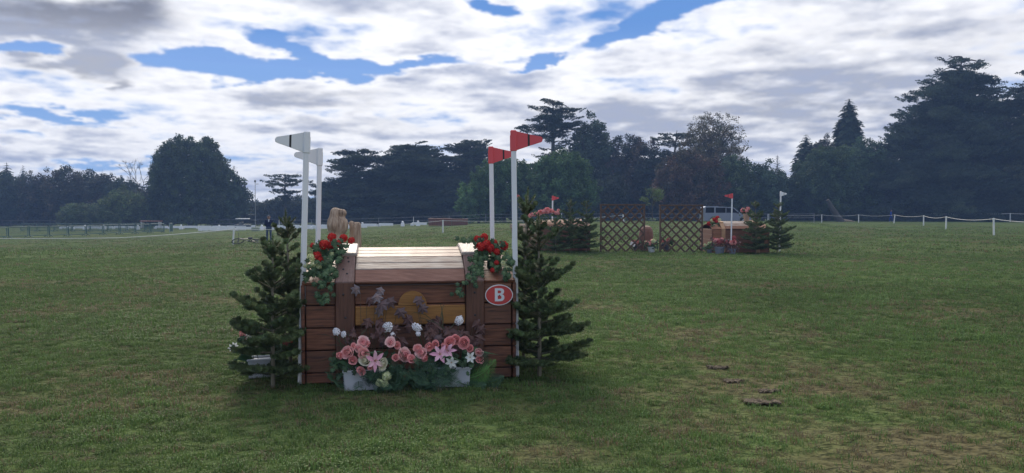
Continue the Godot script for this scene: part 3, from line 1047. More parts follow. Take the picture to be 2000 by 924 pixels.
func chest(t: Node3D, half: float, depth: float, wing: float, strap: float, pal: Dictionary) -> void:
	rng.seed = 77
	var cw := half - wing - strap
	var levels := [0.004, 0.095, 0.292, 0.488, 0.684, 0.866]
	var k := depth / 1.5
	var core := Geo.new()
	core.box(Vector3(0, 0.43, -depth / 2.0 - 0.01), Vector3(half * 2.0 - 0.03, 0.85, depth - 0.09))
	var prof := PackedVector2Array([Vector2(0.02, 0.85), Vector2(-0.02, 0.87), Vector2(-0.13, 0.955), Vector2(-0.30, 1.045), Vector2(-0.63 * k, 1.12), Vector2(-0.98 * k, 1.08), Vector2(-1.28 * k, 0.985), Vector2(-1.44 * k, 0.88), Vector2(-1.44 * k, 0.85)])
	var flip := PackedVector2Array()
	for q in prof: flip.append(Vector2(-q.x, q.y))
	core.prism(flip, -cw - strap * 0.9, cw + strap * 0.9, Transform3D(Basis(Vector3(0, 0, -1), Vector3(0, 1, 0), Vector3(1, 0, 0)), Vector3.ZERO))
	part(t, "carcass", core.mesh(), M.inside)
	for i in 5:
		var h: float = levels[i + 1] - levels[i] - 0.006
		var y: float = (levels[i + 1] + levels[i]) / 2.0
		for s in 3:
			var x0: float = [-half + 0.02, -cw, half - wing][s]
			var x1: float = [-half + wing, cw, half - 0.02][s]
			var g := Geo.new()
			g.box(Vector3.ZERO, Vector3(x1 - x0 - 0.002, h - R(0.0, 0.006), 0.036), 0.005)
			part(t, "plank", g.mesh(), pal.front[(i * 2 + s) % pal.front.size()], Transform3D(Basis(Vector3.BACK, R(-0.004, 0.004)), Vector3((x0 + x1) / 2.0, y, (-0.018 if s != 1 else -0.03) + R(-0.003, 0.004))))
			if s != 1:
				part(t, "plank", g.mesh(), pal.front[(i + s) % pal.front.size()], Transform3D(Basis.IDENTITY, Vector3((x0 + x1) / 2.0, y, -depth + 0.02)))
			else:
				part(t, "plank", g.mesh(), pal.front[(i + s) % pal.front.size()], Transform3D(Basis.IDENTITY, Vector3(0, y, -depth + 0.03)))
		for s in [-1.0, 1.0]:
			var g := Geo.new()
			g.box(Vector3.ZERO, Vector3(0.03, h, depth + 0.02), 0.005)
			part(t, "end_plank", g.mesh(), pal.ends, Transform3D(Basis.IDENTITY, Vector3(s * (half + 0.005), y, -depth / 2.0)))
	var c := [Vector2(0.025, 0.884), Vector2(-0.09, 0.99), Vector2(-0.28, 1.088), Vector2(-0.63 * k, 1.16), Vector2(-0.98 * k, 1.12), Vector2(-1.28 * k, 1.03), Vector2(-1.45 * k, 0.90)]
	var counts := [1, 2, 3, 3, 2, 1]
	for i in 6:
		for n in counts[i]:
			var ab := between(c[i], c[i + 1], counts[i], n)
			slab(t, "lid_plank", pal.lid[i], -cw + 0.003, cw - 0.003, ab[0], ab[1], 0.032 if i != 3 else 0.03)
	var w := [Vector2(0.015, 0.884), Vector2(-0.17, 0.962), Vector2(-0.34, 1.022), Vector2(-0.62 * k, 1.075), Vector2(-1.0 * k, 1.04), Vector2(-1.45 * k, 0.89)]
	for s in [-1.0, 1.0]:
		for i in 5:
			var x0: float = half - wing + 0.002
			var x1: float = half + 0.012
			slab(t, "wing_plank", pal.wing, x0 if s > 0 else -x1, x1 if s > 0 else -x0, w[i], w[i + 1], 0.03)
		# the strap that binds the chest: an upright, a sloping board and the worn cap over the lid
		var sx0 := cw + 0.001 if s > 0 else -cw - strap + 0.001
		var sx1 := cw + strap - 0.001 if s > 0 else -cw - 0.001
		var g := Geo.new()
		g.box(Vector3.ZERO, Vector3(sx1 - sx0, 0.878, 0.05), 0.007)
		part(t, "strap", g.mesh(), pal.upright, Transform3D(Basis.IDENTITY, Vector3((sx0 + sx1) / 2.0, 0.443, 0.012)))
		slab(t, "strap", pal.strap, sx0, sx1, Vector2(0.042, 0.886), Vector2(-0.25, 1.118), 0.045, 0.008)
		slab(t, "strap_cap", pal.cap, sx0 - 0.012, sx1 + 0.012, Vector2(-0.225, 1.128), Vector2(-0.66 * k, 1.196), 0.035, 0.008)
		slab(t, "strap_cap", pal.cap, sx0 - 0.004, sx1 + 0.004, Vector2(-0.66 * k, 1.196), Vector2(-1.02 * k, 1.15), 0.035, 0.008)
		slab(t, "strap", pal.strap, sx0, sx1, Vector2(-1.02 * k, 1.15), Vector2(-1.47 * k, 0.90), 0.04, 0.008)
		var back := Geo.new()
		back.box(Vector3.ZERO, Vector3(sx1 - sx0, 0.86, 0.05), 0.007)
		part(t, "strap", back.mesh(), pal.upright, Transform3D(Basis.IDENTITY, Vector3((sx0 + sx1) / 2.0, 0.434, -depth + 0.004)))

func main_jump() -> void:
	var at := Vector3(-0.893, 0, -6.93)
	var yaw := deg_to_rad(9.0)
	var t := thing("chest_jump", "large brown plank jump shaped like a treasure chest with worn pale lid", "jump", at, yaw)
	chest(t, 0.92, 1.5, 0.27, 0.165, {"front": [M.brown_a, M.brown_b, M.brown_c], "ends": M.brown_a, "lid": [M.red_brown, M.worn_b, M.worn_top, M.worn_a, M.worn_b, M.red_brown], "wing": M.brown_b, "upright": M.brown_up, "strap": M.strap, "cap": M.cap})
	# the ochre lock plate: a rail and a half round
	var g := Geo.new()
	g.box(Vector3.ZERO, Vector3(0.962, 0.165, 0.034), 0.006)
	var lock := part(t, "lock_plate", g.mesh(), M.ochre, Transform3D(Basis.IDENTITY, Vector3(0, 0.588, 0.006)))
	lock.set_meta("label", "ochre rail across the chest front")
	var arc := PackedVector2Array()
	for i in 19:
		var a := PI * i / 18.0
		arc.append(Vector2(cos(a) * 0.125, sin(a) * 0.128))
	var g2 := Geo.new()
	g2.prism(arc, -0.017, 0.017)
	part(t, "lock_plate", g2.mesh(), M.ochre, Transform3D(Basis.IDENTITY, Vector3(0.015, 0.674, 0.006)))
	# dark bolt heads on the straps
	rng.seed = 78
	var bolt := Geo.new()
	bolt.lathe([Vector2(0.010, 0), Vector2(0.010, 0.002), Vector2(0.006, 0.005), Vector2(0, 0.006)], 8)
	for s in [-1.0, 1.0]:
		for q in [[0.05, 0.3], [0.06, 0.72], [0.10, 0.45], [0.045, 0.85]]:
			var e := Vector3(s * (0.485 + q[0] + R(-0.01, 0.02)), lerpf(0.886, 1.118, q[1]), lerpf(0.042, -0.25, q[1]))
			part(t, "bolt", bolt.mesh(), M.black, Transform3D(Basis(Vector3.RIGHT, deg_to_rad(51.5)), e))
		for y in [0.2, 0.58, 0.78]:
			part(t, "bolt", bolt.mesh(), M.black, Transform3D(Basis(Vector3.RIGHT, PI / 2.0), Vector3(s * (0.56 + R(-0.03, 0.03)), y, 0.0372)))
	# oval board with the fence letter
	var sg := thing("fence_sign", "oval red board with white letter B fixed to the chest jump", "sign", t.transform * Vector3(0.785, 0.752, 0.001), yaw)
	var ring := func(rx: float, ry: float, z0: float, z1: float) -> ArrayMesh:
		var q := PackedVector2Array()
		for i in 48: q.append(Vector2(cos(TAU * i / 48.0) * rx, sin(TAU * i / 48.0) * ry))
		var e := Geo.new()
		e.prism(q, z0, z1)
		return e.mesh()
	part(sg, "rim", ring.call(0.126, 0.093, 0.001, 0.012), M.white_paint)
	part(sg, "board", ring.call(0.118, 0.085, 0.004, 0.0145), plain(0.50, 0.045, 0.042, 0.45))
	var tm := TextMesh.new()
	var font := SystemFont.new()
	font.font_names = PackedStringArray(["Droid Sans"])
	font.font_weight = 700
	tm.font = font
	tm.text = "B"
	tm.font_size = 64
	tm.pixel_size = 0.0024
	tm.depth = 0.004
	part(sg, "letter", tm, plain(0.66, 0.66, 0.68, 0.6), Transform3D(Basis.from_scale(Vector3(1.12, 1.06, 1)), Vector3(0.0, -0.0, 0.0165)))
	var sc := Geo.new()
	sc.lathe([Vector2(0.005, 0), Vector2(0.004, 0.003), Vector2(0, 0.004)], 8)
	part(sg, "screw", sc.mesh(), M.black, Transform3D(Basis(Vector3.RIGHT, PI / 2), Vector3(0.003, -0.002, 0.0185)))
	# four flag posts
	var j := t.transform
	flag_post("tall white post with white flag, nearest on the chest jump, black stripe", j * Vector3(-0.955, 0, -0.05), j * Vector3(-0.885, 2.19, -0.05), -1.0, M.white_paint, yaw + 0.25)
	flag_post("white post with white flag at the rear of the chest jump", j * Vector3(-0.955, 0, -1.56), j * Vector3(-0.90, 2.17, -1.56), -1.0, M.white_paint, yaw + 0.3)
	flag_post("tall white post with red flag, nearest on the chest jump beside the letter sign", j * Vector3(0.955, 0, -0.05), j * Vector3(0.925, 2.23, -0.05), 1.0, M.red_flag, yaw - 0.2)
	flag_post("white post with red flag at the rear of the chest jump", j * Vector3(0.955, 0, -1.6), j * Vector3(0.925, 2.21, -1.6), 1.0, M.red_flag, yaw - 0.2)

func flag_post(label: String, a: Vector3, b: Vector3, dir: float, m: Material, yaw: float, s := 1.0) -> void:
	var t := thing("flag_post", label, "flag", a, yaw, "flags marking the jumps")
	var up := t.transform.affine_inverse() * b
	var ax := up.normalized()
	var x := Vector3.BACK.cross(ax).normalized() * -1.0
	x = ax.cross(Vector3.BACK).normalized()
	var bs := Basis(x, ax, x.cross(ax))
	var h := up.length()
	var g := Geo.new()
	g.box(Vector3(0, h / 2.0 - 0.06, 0), Vector3(0.046, h - 0.12, 0.046) * Vector3(s, 1, s), 0.006 * s)
	part(t, "pole", g.mesh(), M.white_paint, Transform3D(bs, Vector3.ZERO))
	var sl := Geo.new()
	sl.box(Vector3.ZERO, Vector3(0.056 * s, 0.19, 0.058 * s), 0.008 * s)
	sl.box(Vector3(-dir * 0.003, -0.02, 0), Vector3(0.058 * s, 0.145, 0.05 * s), 0.006 * s)
	var f := part(t, "flag", sl.mesh(), m, Transform3D(bs, ax * (h - 0.095)))
	var wedge := func(x0: float, x1: float, r: float) -> PackedVector2Array:
		var hh := func(q: float) -> float: return lerpf(0.092, 0.022, q / 0.245)
		var q := PackedVector2Array()
		var shift := func(qx: float) -> float: return 0.008 * qx / 0.245
		q.append(Vector2(x0, -hh.call(x0) + shift.call(x0)))
		if r > 0.0:
			for i in 7:
				var an := -PI / 2.0 + PI * i / 6.0
				q.append(Vector2(x1 - 0.02 + cos(an) * 0.02, sin(an) * 0.026 + shift.call(x1)))
		else:
			q.append(Vector2(x1, -hh.call(x1) + shift.call(x1)))
			q.append(Vector2(x1, hh.call(x1) + shift.call(x1)))
		q.append(Vector2(x0, hh.call(x0) + shift.call(x0)))
		if dir < 0.0:
			var e := PackedVector2Array()
			for i in q.size(): e.append(Vector2(-q[q.size() - 1 - i].x, q[q.size() - 1 - i].y))
			return e
		return q
	var w1 := Geo.new()
	w1.prism(wedge.call(0.02, 0.128, 0.0), -0.012, 0.012)
	part(f, "wing", w1.mesh(), m)
	var w2 := Geo.new()
	w2.prism(wedge.call(0.128, 0.146, 0.0), -0.0105, 0.0105)
	part(f, "stripe", w2.mesh(), M.black)
	var w3 := Geo.new()
	w3.prism(wedge.call(0.146, 0.262, 1.0), -0.012, 0.012)
	part(f, "wing_tip", w3.mesh(), m)

# ---------------------------------------------------------------- flowers
func petal(g: Geo, root: Vector3, out: Vector3, up: Vector3, len: float, wide: float, cup: float, curl: float, tip := 0.6) -> void:   # a cupped petal: 3 rows of 3 points
	var side := out.cross(up).normalized()
	var rows: Array = []
	for i in 4:
		var t := i / 3.0
		var w: float = wide * [0.35, 0.95, 1.0, tip][i]
		var mid := root + out * len * t + up * (cup * t * t * len - curl * pow(t, 3.0) * len)
		rows.append([mid - side * w * 0.5 + up * w * 0.16, mid, mid + side * w * 0.5 + up * w * 0.16])
	for i in 3:
		for k in 2:
			g.quad(rows[i][k], rows[i][k + 1], rows[i + 1][k + 1], rows[i + 1][k])

func rose_mesh(sd: int, inner: Color, outer: Color) -> ArrayMesh:   # faces +z, radius one: shells of petals wrapped round one another
	rng.seed = sd
	var g := Geo.new()
	for ringi in 5:
		var cnt: int = [2, 3, 4, 5, 5][ringi]
		var rad: float = [0.16, 0.34, 0.55, 0.76, 0.95][ringi]
		var rim: float = [0.35, 0.55, 0.75, 0.98, 1.35][ringi]   # polar angle where the petal ends
		var flare: float = [0.0, 0.06, 0.12, 0.22, 0.30][ringi]
		for i in cnt:
			var a0 := TAU * (i + 0.31 * ringi) / cnt + R(-0.15, 0.15)
			var span := TAU / cnt * 0.68
			var droop := R(-0.16, 0.2)
			var fat := R(0.9, 1.14)
			g.col = inner.lerp(outer, clampf(ringi / 4.0 + R(-0.12, 0.12), 0.0, 1.0))
			var rows: Array = []
			for jj in 4:
				var row: Array = []
				for k in 5:
					var u := k / 4.0 * 2.0 - 1.0
					var t := jj / 3.0
					var po := lerpf(2.2, rim + 0.30 * u * u + droop, t)
					var r := rad * fat * (1.0 + flare * t * t * t + 0.07 * R(-1, 1))
					var a := a0 + u * span
					row.append(Vector3(cos(a) * sin(po) * r, sin(a) * sin(po) * r, cos(po) * r * 0.8 - 0.08 * ringi + 0.2))
				rows.append(row)
			for jj in 3:
				for k in 4: g.quad(rows[jj][k], rows[jj][k + 1], rows[jj + 1][k + 1], rows[jj + 1][k])
	return g.mesh()

func ruffle_mesh(sd: int, count: int, c1: Color, c2: Color, flat: float) -> ArrayMesh:   # a ball of many small frilled petals (carnation, geranium)
	rng.seed = sd
	var g := Geo.new()
	for i in count:
		var z := 1.0 - 1.35 * (i + 0.5) / count
		var a := i * 2.39996
		var d := Vector3(cos(a) * sqrt(maxf(1.0 - z * z, 0.0)), sin(a) * sqrt(maxf(1.0 - z * z, 0.0)), z * flat)
		var n := d.normalized()
		var x := n.cross(Vector3(R(-1, 1), R(-1, 1), R(-1, 1))).normalized()
		var y := n.cross(x)
		var s := R(0.22, 0.36)
		var p := d * R(0.72, 0.98)
		g.col = c1.lerp(c2, rng.randf())
		var pts := []
		for k in 6:
			var b := TAU * k / 6.0
			pts.append(p + (x * cos(b) + y * sin(b)) * s * R(0.75, 1.15) + n * R(-0.10, 0.2))
		for k in 6: g.tri(p, pts[k], pts[(k + 1) % 6])
	return g.mesh()

func lily_mesh(sd: int, c1: Color, c2: Color, petals := 6, wide := 0.42) -> ArrayMesh:
	rng.seed = sd
	var g := Geo.new()
	for i in petals:
		var a := TAU * i / petals + R(-0.1, 0.1)
		var rad := Vector3(cos(a), sin(a), 0)
		g.col = c1.lerp(c2, (i % 2) * 0.6 + R(0, 0.3))
		petal(g, rad * 0.05, (rad + Vector3(0, 0, 0.45 if i % 2 else 0.3)).normalized(), (Vector3(0, 0, 1) - rad * 0.4).normalized(), R(0.92, 1.05), wide, 0.1, 0.28, 0.12)
	g.col = Color(0.45, 0.22, 0.05)
	for i in 5:
		var a := TAU * i / 5.0
		g.tube([Vector3(0, 0, 0.05), Vector3(cos(a) * 0.16, sin(a) * 0.16, 0.42)], [0.018, 0.028], 4)
	return g.mesh()

func lobed_leaf(sd: int, spikes: int, c1: Color, c2: Color, deep: float) -> ArrayMesh:   # a palmate leaf in x, y, stalk at the origin, one long
	rng.seed = sd
	var g := Geo.new()
	var mid := Vector3(0, 0.38, 0.05)
	var rim: Array = [Vector3(0.02, 0.02, 0)]
	for i in spikes:
		var a := lerpf(-2.15, 2.15, (i + 0.5) / spikes)
		var l := (0.62 - 0.16 * absf(a) / 2.15) * R(0.92, 1.08)
		for sft in [-0.5, -0.22, 0.0, 0.22]:
			var aa: float = a + sft * 4.3 / spikes
			var ll: float = l * [deep, 0.80, 1.0, 0.80][[-0.5, -0.22, 0.0, 0.22].find(sft)]
			rim.append(mid + Vector3(sin(aa) * ll, cos(aa) * ll, -0.10 + R(-0.07, 0.05)))
	rim.append(Vector3(-0.02, 0.02, 0))
	for i in rim.size() - 1:
		g.col = c1
		var s := g.v.size()
		g.tri(mid, rim[i], rim[i + 1])
		g.c[s + 1] = c2
		g.c[s + 2] = c2
	return g.mesh()

func fern_mesh(sd: int, c1: Color, c2: Color) -> ArrayMesh:   # a frond that arches along +y and out to +z, one long
	rng.seed = sd
	var g := Geo.new()
	var pts := []
	for i in 15:
		var t := i / 14.0
		pts.append(Vector3(0.03 * sin(t * 3.0), t - 0.18 * t * t, 0.34 * t * t))
	g.col = c1
	g.ribbon(pts, [0.012, 0.012, 0.012, 0.012, 0.01, 0.01, 0.01, 0.01, 0.008, 0.008, 0.008, 0.006, 0.006, 0.004, 0.0], Vector3.RIGHT)
	for i in range(1, 25):
		var t := i / 25.0
		var k := clampi(int(t * 14), 0, 13)
		var p: Vector3 = pts[k].lerp(pts[k + 1], t * 14 - k)
		var l := 0.23 * sin(PI * pow(t, 0.7)) * R(0.7, 1.15) + 0.02
		for s in [-1.0, 1.0]:
			g.col = c1.lerp(c2, rng.randf())
			var e := p + Vector3(s * l, l * 0.45, -l * 0.18 + R(-0.02, 0.02))
			var w := Vector3(0, 0.0085, 0.002)
			var m := p.lerp(e, 0.55)
			g.quad(p - w * 0.5, m - w, m + w, p + w * 0.5)
			g.tri(m - w, e, m + w)
	return g.mesh()

func flower_meshes() -> void:
	M.rose = rose_mesh(1, Color(0.80, 0.28, 0.26), Color(0.90, 0.54, 0.52))
	M.rose_b = rose_mesh(2, Color(0.72, 0.19, 0.18), Color(0.88, 0.44, 0.43))
	M.rose_c = rose_mesh(18, Color(0.78, 0.22, 0.24), Color(0.88, 0.60, 0.57))
	M.rose_cream = rose_mesh(3, Color(0.62, 0.56, 0.36), Color(0.78, 0.76, 0.60))
	M.carnation = ruffle_mesh(4, 46, Color(0.78, 0.78, 0.82), Color(0.85, 0.85, 0.86), 0.85)
	M.geranium = ruffle_mesh(5, 60, Color(0.42, 0.022, 0.022), Color(0.58, 0.06, 0.05), 0.9)
	M.hydrangea = ruffle_mesh(6, 50, Color(0.46, 0.52, 0.24), Color(0.72, 0.74, 0.48), 0.9)
	M.pink_cluster = ruffle_mesh(7, 50, Color(0.66, 0.20, 0.20), Color(0.78, 0.42, 0.40), 0.9)
	M.dusky_cluster = ruffle_mesh(8, 50, Color(0.30, 0.06, 0.07), Color(0.42, 0.13, 0.13), 0.9)
	M.lily = lily_mesh(9, Color(0.72, 0.36, 0.48), Color(0.80, 0.52, 0.60))
	M.lily_white = lily_mesh(10, Color(0.78, 0.78, 0.72), Color(0.84, 0.84, 0.78), 6, 0.5)
	M.maple = lobed_leaf(11, 5, Color(0.16, 0.10, 0.10), Color(0.115, 0.085, 0.092), 0.58)
	M.maple_b = lobed_leaf(12, 5, Color(0.13, 0.07, 0.06), Color(0.10, 0.055, 0.052), 0.58)
	M.maple_pale = lobed_leaf(13, 5, Color(0.26, 0.17, 0.15), Color(0.18, 0.16, 0.175), 0.58)
	M.ivy = lobed_leaf(14, 5, Color(0.11, 0.17, 0.075), Color(0.045, 0.095, 0.04), 0.62)
	M.ivy_b = lobed_leaf(15, 5, Color(0.07, 0.12, 0.055), Color(0.03, 0.065, 0.03), 0.62)
	M.fern = fern_mesh(16, Color(0.045, 0.10, 0.05), Color(0.03, 0.07, 0.04))
	M.fern_light = fern_mesh(17, Color(0.11, 0.24, 0.055), Color(0.07, 0.17, 0.04))
	M.trough = plain(0.48, 0.50, 0.53, 0.55)

func facing(dir: Vector3, roll: float, s: float, at: Vector3) -> Transform3D:
	var z := dir.normalized()
	var x := Vector3.UP.cross(z)
	if x.length() < 0.05: x = Vector3.RIGHT
	x = x.normalized()
	return Transform3D(Basis(x, z.cross(x), z) * Basis(Vector3.BACK, roll) * Basis.from_scale(Vector3.ONE * s), at)

func frond_at(root: Vector3, to: Vector3, s := 1.0) -> Transform3D:   # places a frond or leaf (along +y, arching to +z) from root towards to
	var d := to - root
	var y := d.normalized()
	var x := y.cross(Vector3(0, 0.5, 0.87)).normalized()
	return Transform3D(Basis(x, y, x.cross(y)) * Basis.from_scale(Vector3.ONE * d.length() * s), root)

func stems(t: Node, root: Vector3, heads: Array, col: Color) -> void:
	var g := Geo.new()
	g.col = col
	for h: Vector3 in heads:
		var r := root + Vector3((h.x - root.x) * 0.6, 0, 0)
		g.tube([r, r.lerp(h, 0.5) + Vector3(0, 0, -0.04), h + Vector3(0, 0, -0.02)], [0.003, 0.003, 0.0025], 4, false)
	part(t, "stems", g.mesh(), M.cloth_leaf).set_meta("kind", "stuff")

func filler(t: Node, mesh: Mesh, centre: Vector3, ext: Vector3, n: int, s0: float, s1: float) -> void:
	var xfs := []
	var cols := []
	for i in n:
		var p := centre + Vector3(R(-1, 1) * ext.x, R(-1, 1) * ext.y, R(-1, 1) * ext.z)
		xfs.append(facing(Vector3(R(-0.7, 0.7), R(0.0, 0.9), R(0.3, 1.0)), R(0, TAU), R(s0, s1), p))
		var k := R(0.6, 1.3)
		cols.append(Color(k, k, k))
	scatter(t, "foliage", mesh, M.cloth_leaf, xfs, cols)

func trough_box(w: float) -> ArrayMesh:
	var g := Geo.new()
	var o := [Vector3(w / 2, 0.17, 0.09), Vector3(w / 2 * 0.94, 0, 0.075)]
	for s in 4:
		var a := [Vector2(-1, 1), Vector2(1, 1), Vector2(1, -1), Vector2(-1, -1)]
		var p: Vector2 = a[s]
		var q: Vector2 = a[(s + 1) % 4]
		g.quad(Vector3(p.x * o[1].x, 0, p.y * o[1].z), Vector3(q.x * o[1].x, 0, q.y * o[1].z), Vector3(q.x * o[0].x, o[0].y, q.y * o[0].z), Vector3(p.x * o[0].x, o[0].y, p.y * o[0].z))
	g.box(Vector3(0, 0.165, 0.09), Vector3(w + 0.02, 0.018, 0.016), 0.004)
	g.box(Vector3(0, 0.165, -0.09), Vector3(w + 0.02, 0.018, 0.016), 0.004)
	g.box(Vector3(0, 0.15, 0), Vector3(w * 0.96, 0.01, 0.16))
	g.box(Vector3(0, 0.006, 0), Vector3(w * 0.92, 0.008, 0.14))
	return g.mesh()

func main_flowers() -> void:
	var yaw := deg_to_rad(9.0)
	var j := Transform3D(Basis(Vector3.UP, yaw), Vector3(-0.893, 0, -6.93))
	var tw := 0.0
	for side in 2:
		rng.seed = 300 + side
		var x0: float = [Vector3(-0.398, 0.032, 0.24).x, Vector3(0.304, 0.043, 0.24).x][side]
		var t := thing("flower_trough", ["white trough of pink roses, lilies and ferns below the lock plate, fuller one", "white trough of pink roses and white lilies below the letter sign"][side], "flower trough", j * Vector3(x0, 0, 0.22), yaw, "flower troughs in front of the chest jump")
		var loc := func(p: Vector3) -> Vector3: return p - Vector3(x0, 0, 0.22)
		part(t, "trough", trough_box([0.36, 0.40][side]), M.trough, Transform3D(Basis(Vector3.UP, [0.12, -0.1][side]), Vector3.ZERO))
		var heads := []
		var put := func(called: String, mesh: Mesh, p: Vector3, r: float, mt: Material) -> void:
			var q: Vector3 = loc.call(p)
			heads.append(q)
			var xf := facing(Vector3(R(-0.7, 0.7), R(-0.25, 0.8), 1.0), R(0, TAU), r, q)
			xf.basis = xf.basis * Basis.from_scale(Vector3(R(0.82, 1.12), R(0.82, 1.12), R(0.6, 1.05)))
			part(t, called, mesh, mt, xf)
		if side == 0:
			for p in [Vector3(-0.531, 0.332, 0.34), Vector3(-0.407, 0.404, 0.28), Vector3(-0.439, 0.362, 0.33), Vector3(-0.401, 0.319, 0.36), Vector3(-0.422, 0.182, 0.38), Vector3(-0.178, 0.401, 0.3)]: put.call("rose", [M.rose, M.rose_b, M.rose_c][rng.randi() % 3], p, R(0.032, 0.049), M.petal)
			for p in [Vector3(-0.49, 0.267, 0.34), Vector3(-0.122, 0.372, 0.29), Vector3(-0.377, 0.386, 0.28), Vector3(-0.486, 0.378, 0.32), Vector3(-0.351, 0.216, 0.39), Vector3(-0.594, 0.306, 0.33), Vector3(-0.14, 0.281, 0.36)]: put.call("rose", M.rose_b, p, R(0.024, 0.034), M.petal)
			for p in [Vector3(-0.392, 0.269, 0.39), Vector3(-0.242, 0.23, 0.39)]: put.call("cream_rose", M.rose_cream, p, 0.042, M.petal)
			for p in [Vector3(-0.312, 0.266, 0.41)]: put.call("lily", M.lily, p, 0.085, M.petal)
			for p in [Vector3(-0.203, 0.516, 0.22), Vector3(-0.628, 0.49, 0.24)]: put.call("carnation", M.carnation, p, R(0.033, 0.041), M.petal)
			for p in [Vector3(-0.569, 0.467, 0.24), Vector3(-0.16, 0.446, 0.23)]: put.call("carnation", M.carnation, p, 0.024, M.petal)
			for p in [Vector3(-0.213, 0.133, 0.4), Vector3(-0.268, 0.081, 0.41), Vector3(-0.226, 0.069, 0.4)]: put.call("hydrangea", M.hydrangea, p, R(0.03, 0.045), M.petal)
		else:
			for p in [Vector3(-0.059, 0.297, 0.34), Vector3(0.073, 0.317, 0.35), Vector3(0.048, 0.347, 0.32), Vector3(0.146, 0.356, 0.34), Vector3(0.322, 0.393, 0.3), Vector3(0.439, 0.383, 0.31), Vector3(0.372, 0.402, 0.28), Vector3(0.564, 0.299, 0.33)]: put.call("rose", [M.rose, M.rose_b, M.rose_c][rng.randi() % 3], p, R(0.031, 0.049), M.petal)
			for p in [Vector3(-0.093, 0.279, 0.33), Vector3(0.574, 0.236, 0.32), Vector3(0.194, 0.379, 0.33), Vector3(0.273, 0.358, 0.32), Vector3(0.106, 0.267, 0.37), Vector3(0.491, 0.335, 0.32), Vector3(-0.005, 0.269, 0.36)]: put.call("rose", M.rose_b, p, R(0.024, 0.036), M.petal)
			for p in [Vector3(0.23, 0.3, 0.38), Vector3(0.307, 0.315, 0.33)]: put.call("lily", M.lily, p, 0.075, M.petal)
			for p in [Vector3(0.327, 0.236, 0.4), Vector3(0.491, 0.263, 0.36)]: put.call("white_lily", M.lily_white, p, 0.058, M.petal)
			for p in [Vector3(0.044, 0.51, 0.22), Vector3(0.41, 0.557, 0.2)]: put.call("carnation", M.carnation, p, R(0.033, 0.041), M.petal)
			put.call("carnation", M.carnation, Vector3(0.056, 0.456, 0.24), 0.022, M.petal)
		stems(t, Vector3(0, 0.15, 0), heads, Color(0.04, 0.085, 0.03))
		# purple maple-shaped leaves, each on its own stalk
		var leaves: Array = [[Vector3(-0.436, 0.808, 0.09), 2], [Vector3(-0.253, 0.814, 0.09), 2], [Vector3(-0.306, 0.755, 0.11), 2], [Vector3(-0.381, 0.716, 0.07), 1], [Vector3(-0.201, 0.706, 0.09), 0], [Vector3(-0.284, 0.676, 0.12), 0], [Vector3(-0.233, 0.61, 0.1), 2], [Vector3(-0.119, 0.617, 0.1), 0], [Vector3(-0.307, 0.517, 0.12), 1], [Vector3(-0.355, 0.542, 0.1), 1]] if side == 0 else [[Vector3(0.041, 0.72, 0.09), 0], [Vector3(0.068, 0.638, 0.08), 0], [Vector3(-0.028, 0.496, 0.14), 1], [Vector3(-0.06, 0.377, 0.17), 1], [Vector3(0.184, 0.527, 0.14), 1], [Vector3(0.24, 0.493, 0.16), 1], [Vector3(0.151, 0.452, 0.17), 1], [Vector3(0.279, 0.513, 0.12), 1], [Vector3(0.354, 0.448, 0.18), 1], [Vector3(0.202, 0.393, 0.2), 0], [Vector3(0.548, 0.498, 0.12), 1], [Vector3(0.577, 0.446, 0.14), 1], [Vector3(0.494, 0.419, 0.16), 1], [Vector3(0.607, 0.385, 0.16), 1], [Vector3(0.301, 0.427, 0.18), 1], [Vector3(0.013, 0.545, 0.12), 1]]
		var g := Geo.new()
		g.col = Color(0.10, 0.075, 0.045)
		for l in leaves:
			var p: Vector3 = loc.call(l[0])
			var s := R(0.095, 0.135)
			part(t, "leaf", [M.maple, M.maple_b, M.maple_pale][l[1]], M.cloth_leaf, facing(Vector3(R(-0.6, 0.6), R(-0.1, 0.8), 1.0), PI + R(-1.2, 1.2), s, p + Vector3(0, s * 0.4, 0)))
			g.tube([Vector3(p.x * 0.4, 0.14, 0), Vector3(p.x * 0.8, p.y * 0.6, p.z - 0.03), p + Vector3(0, 0.02, -0.005)], [0.003, 0.0025, 0.002], 4, false)
		part(t, "leaf_stalks", g.mesh(), M.cloth_leaf).set_meta("kind", "stuff")
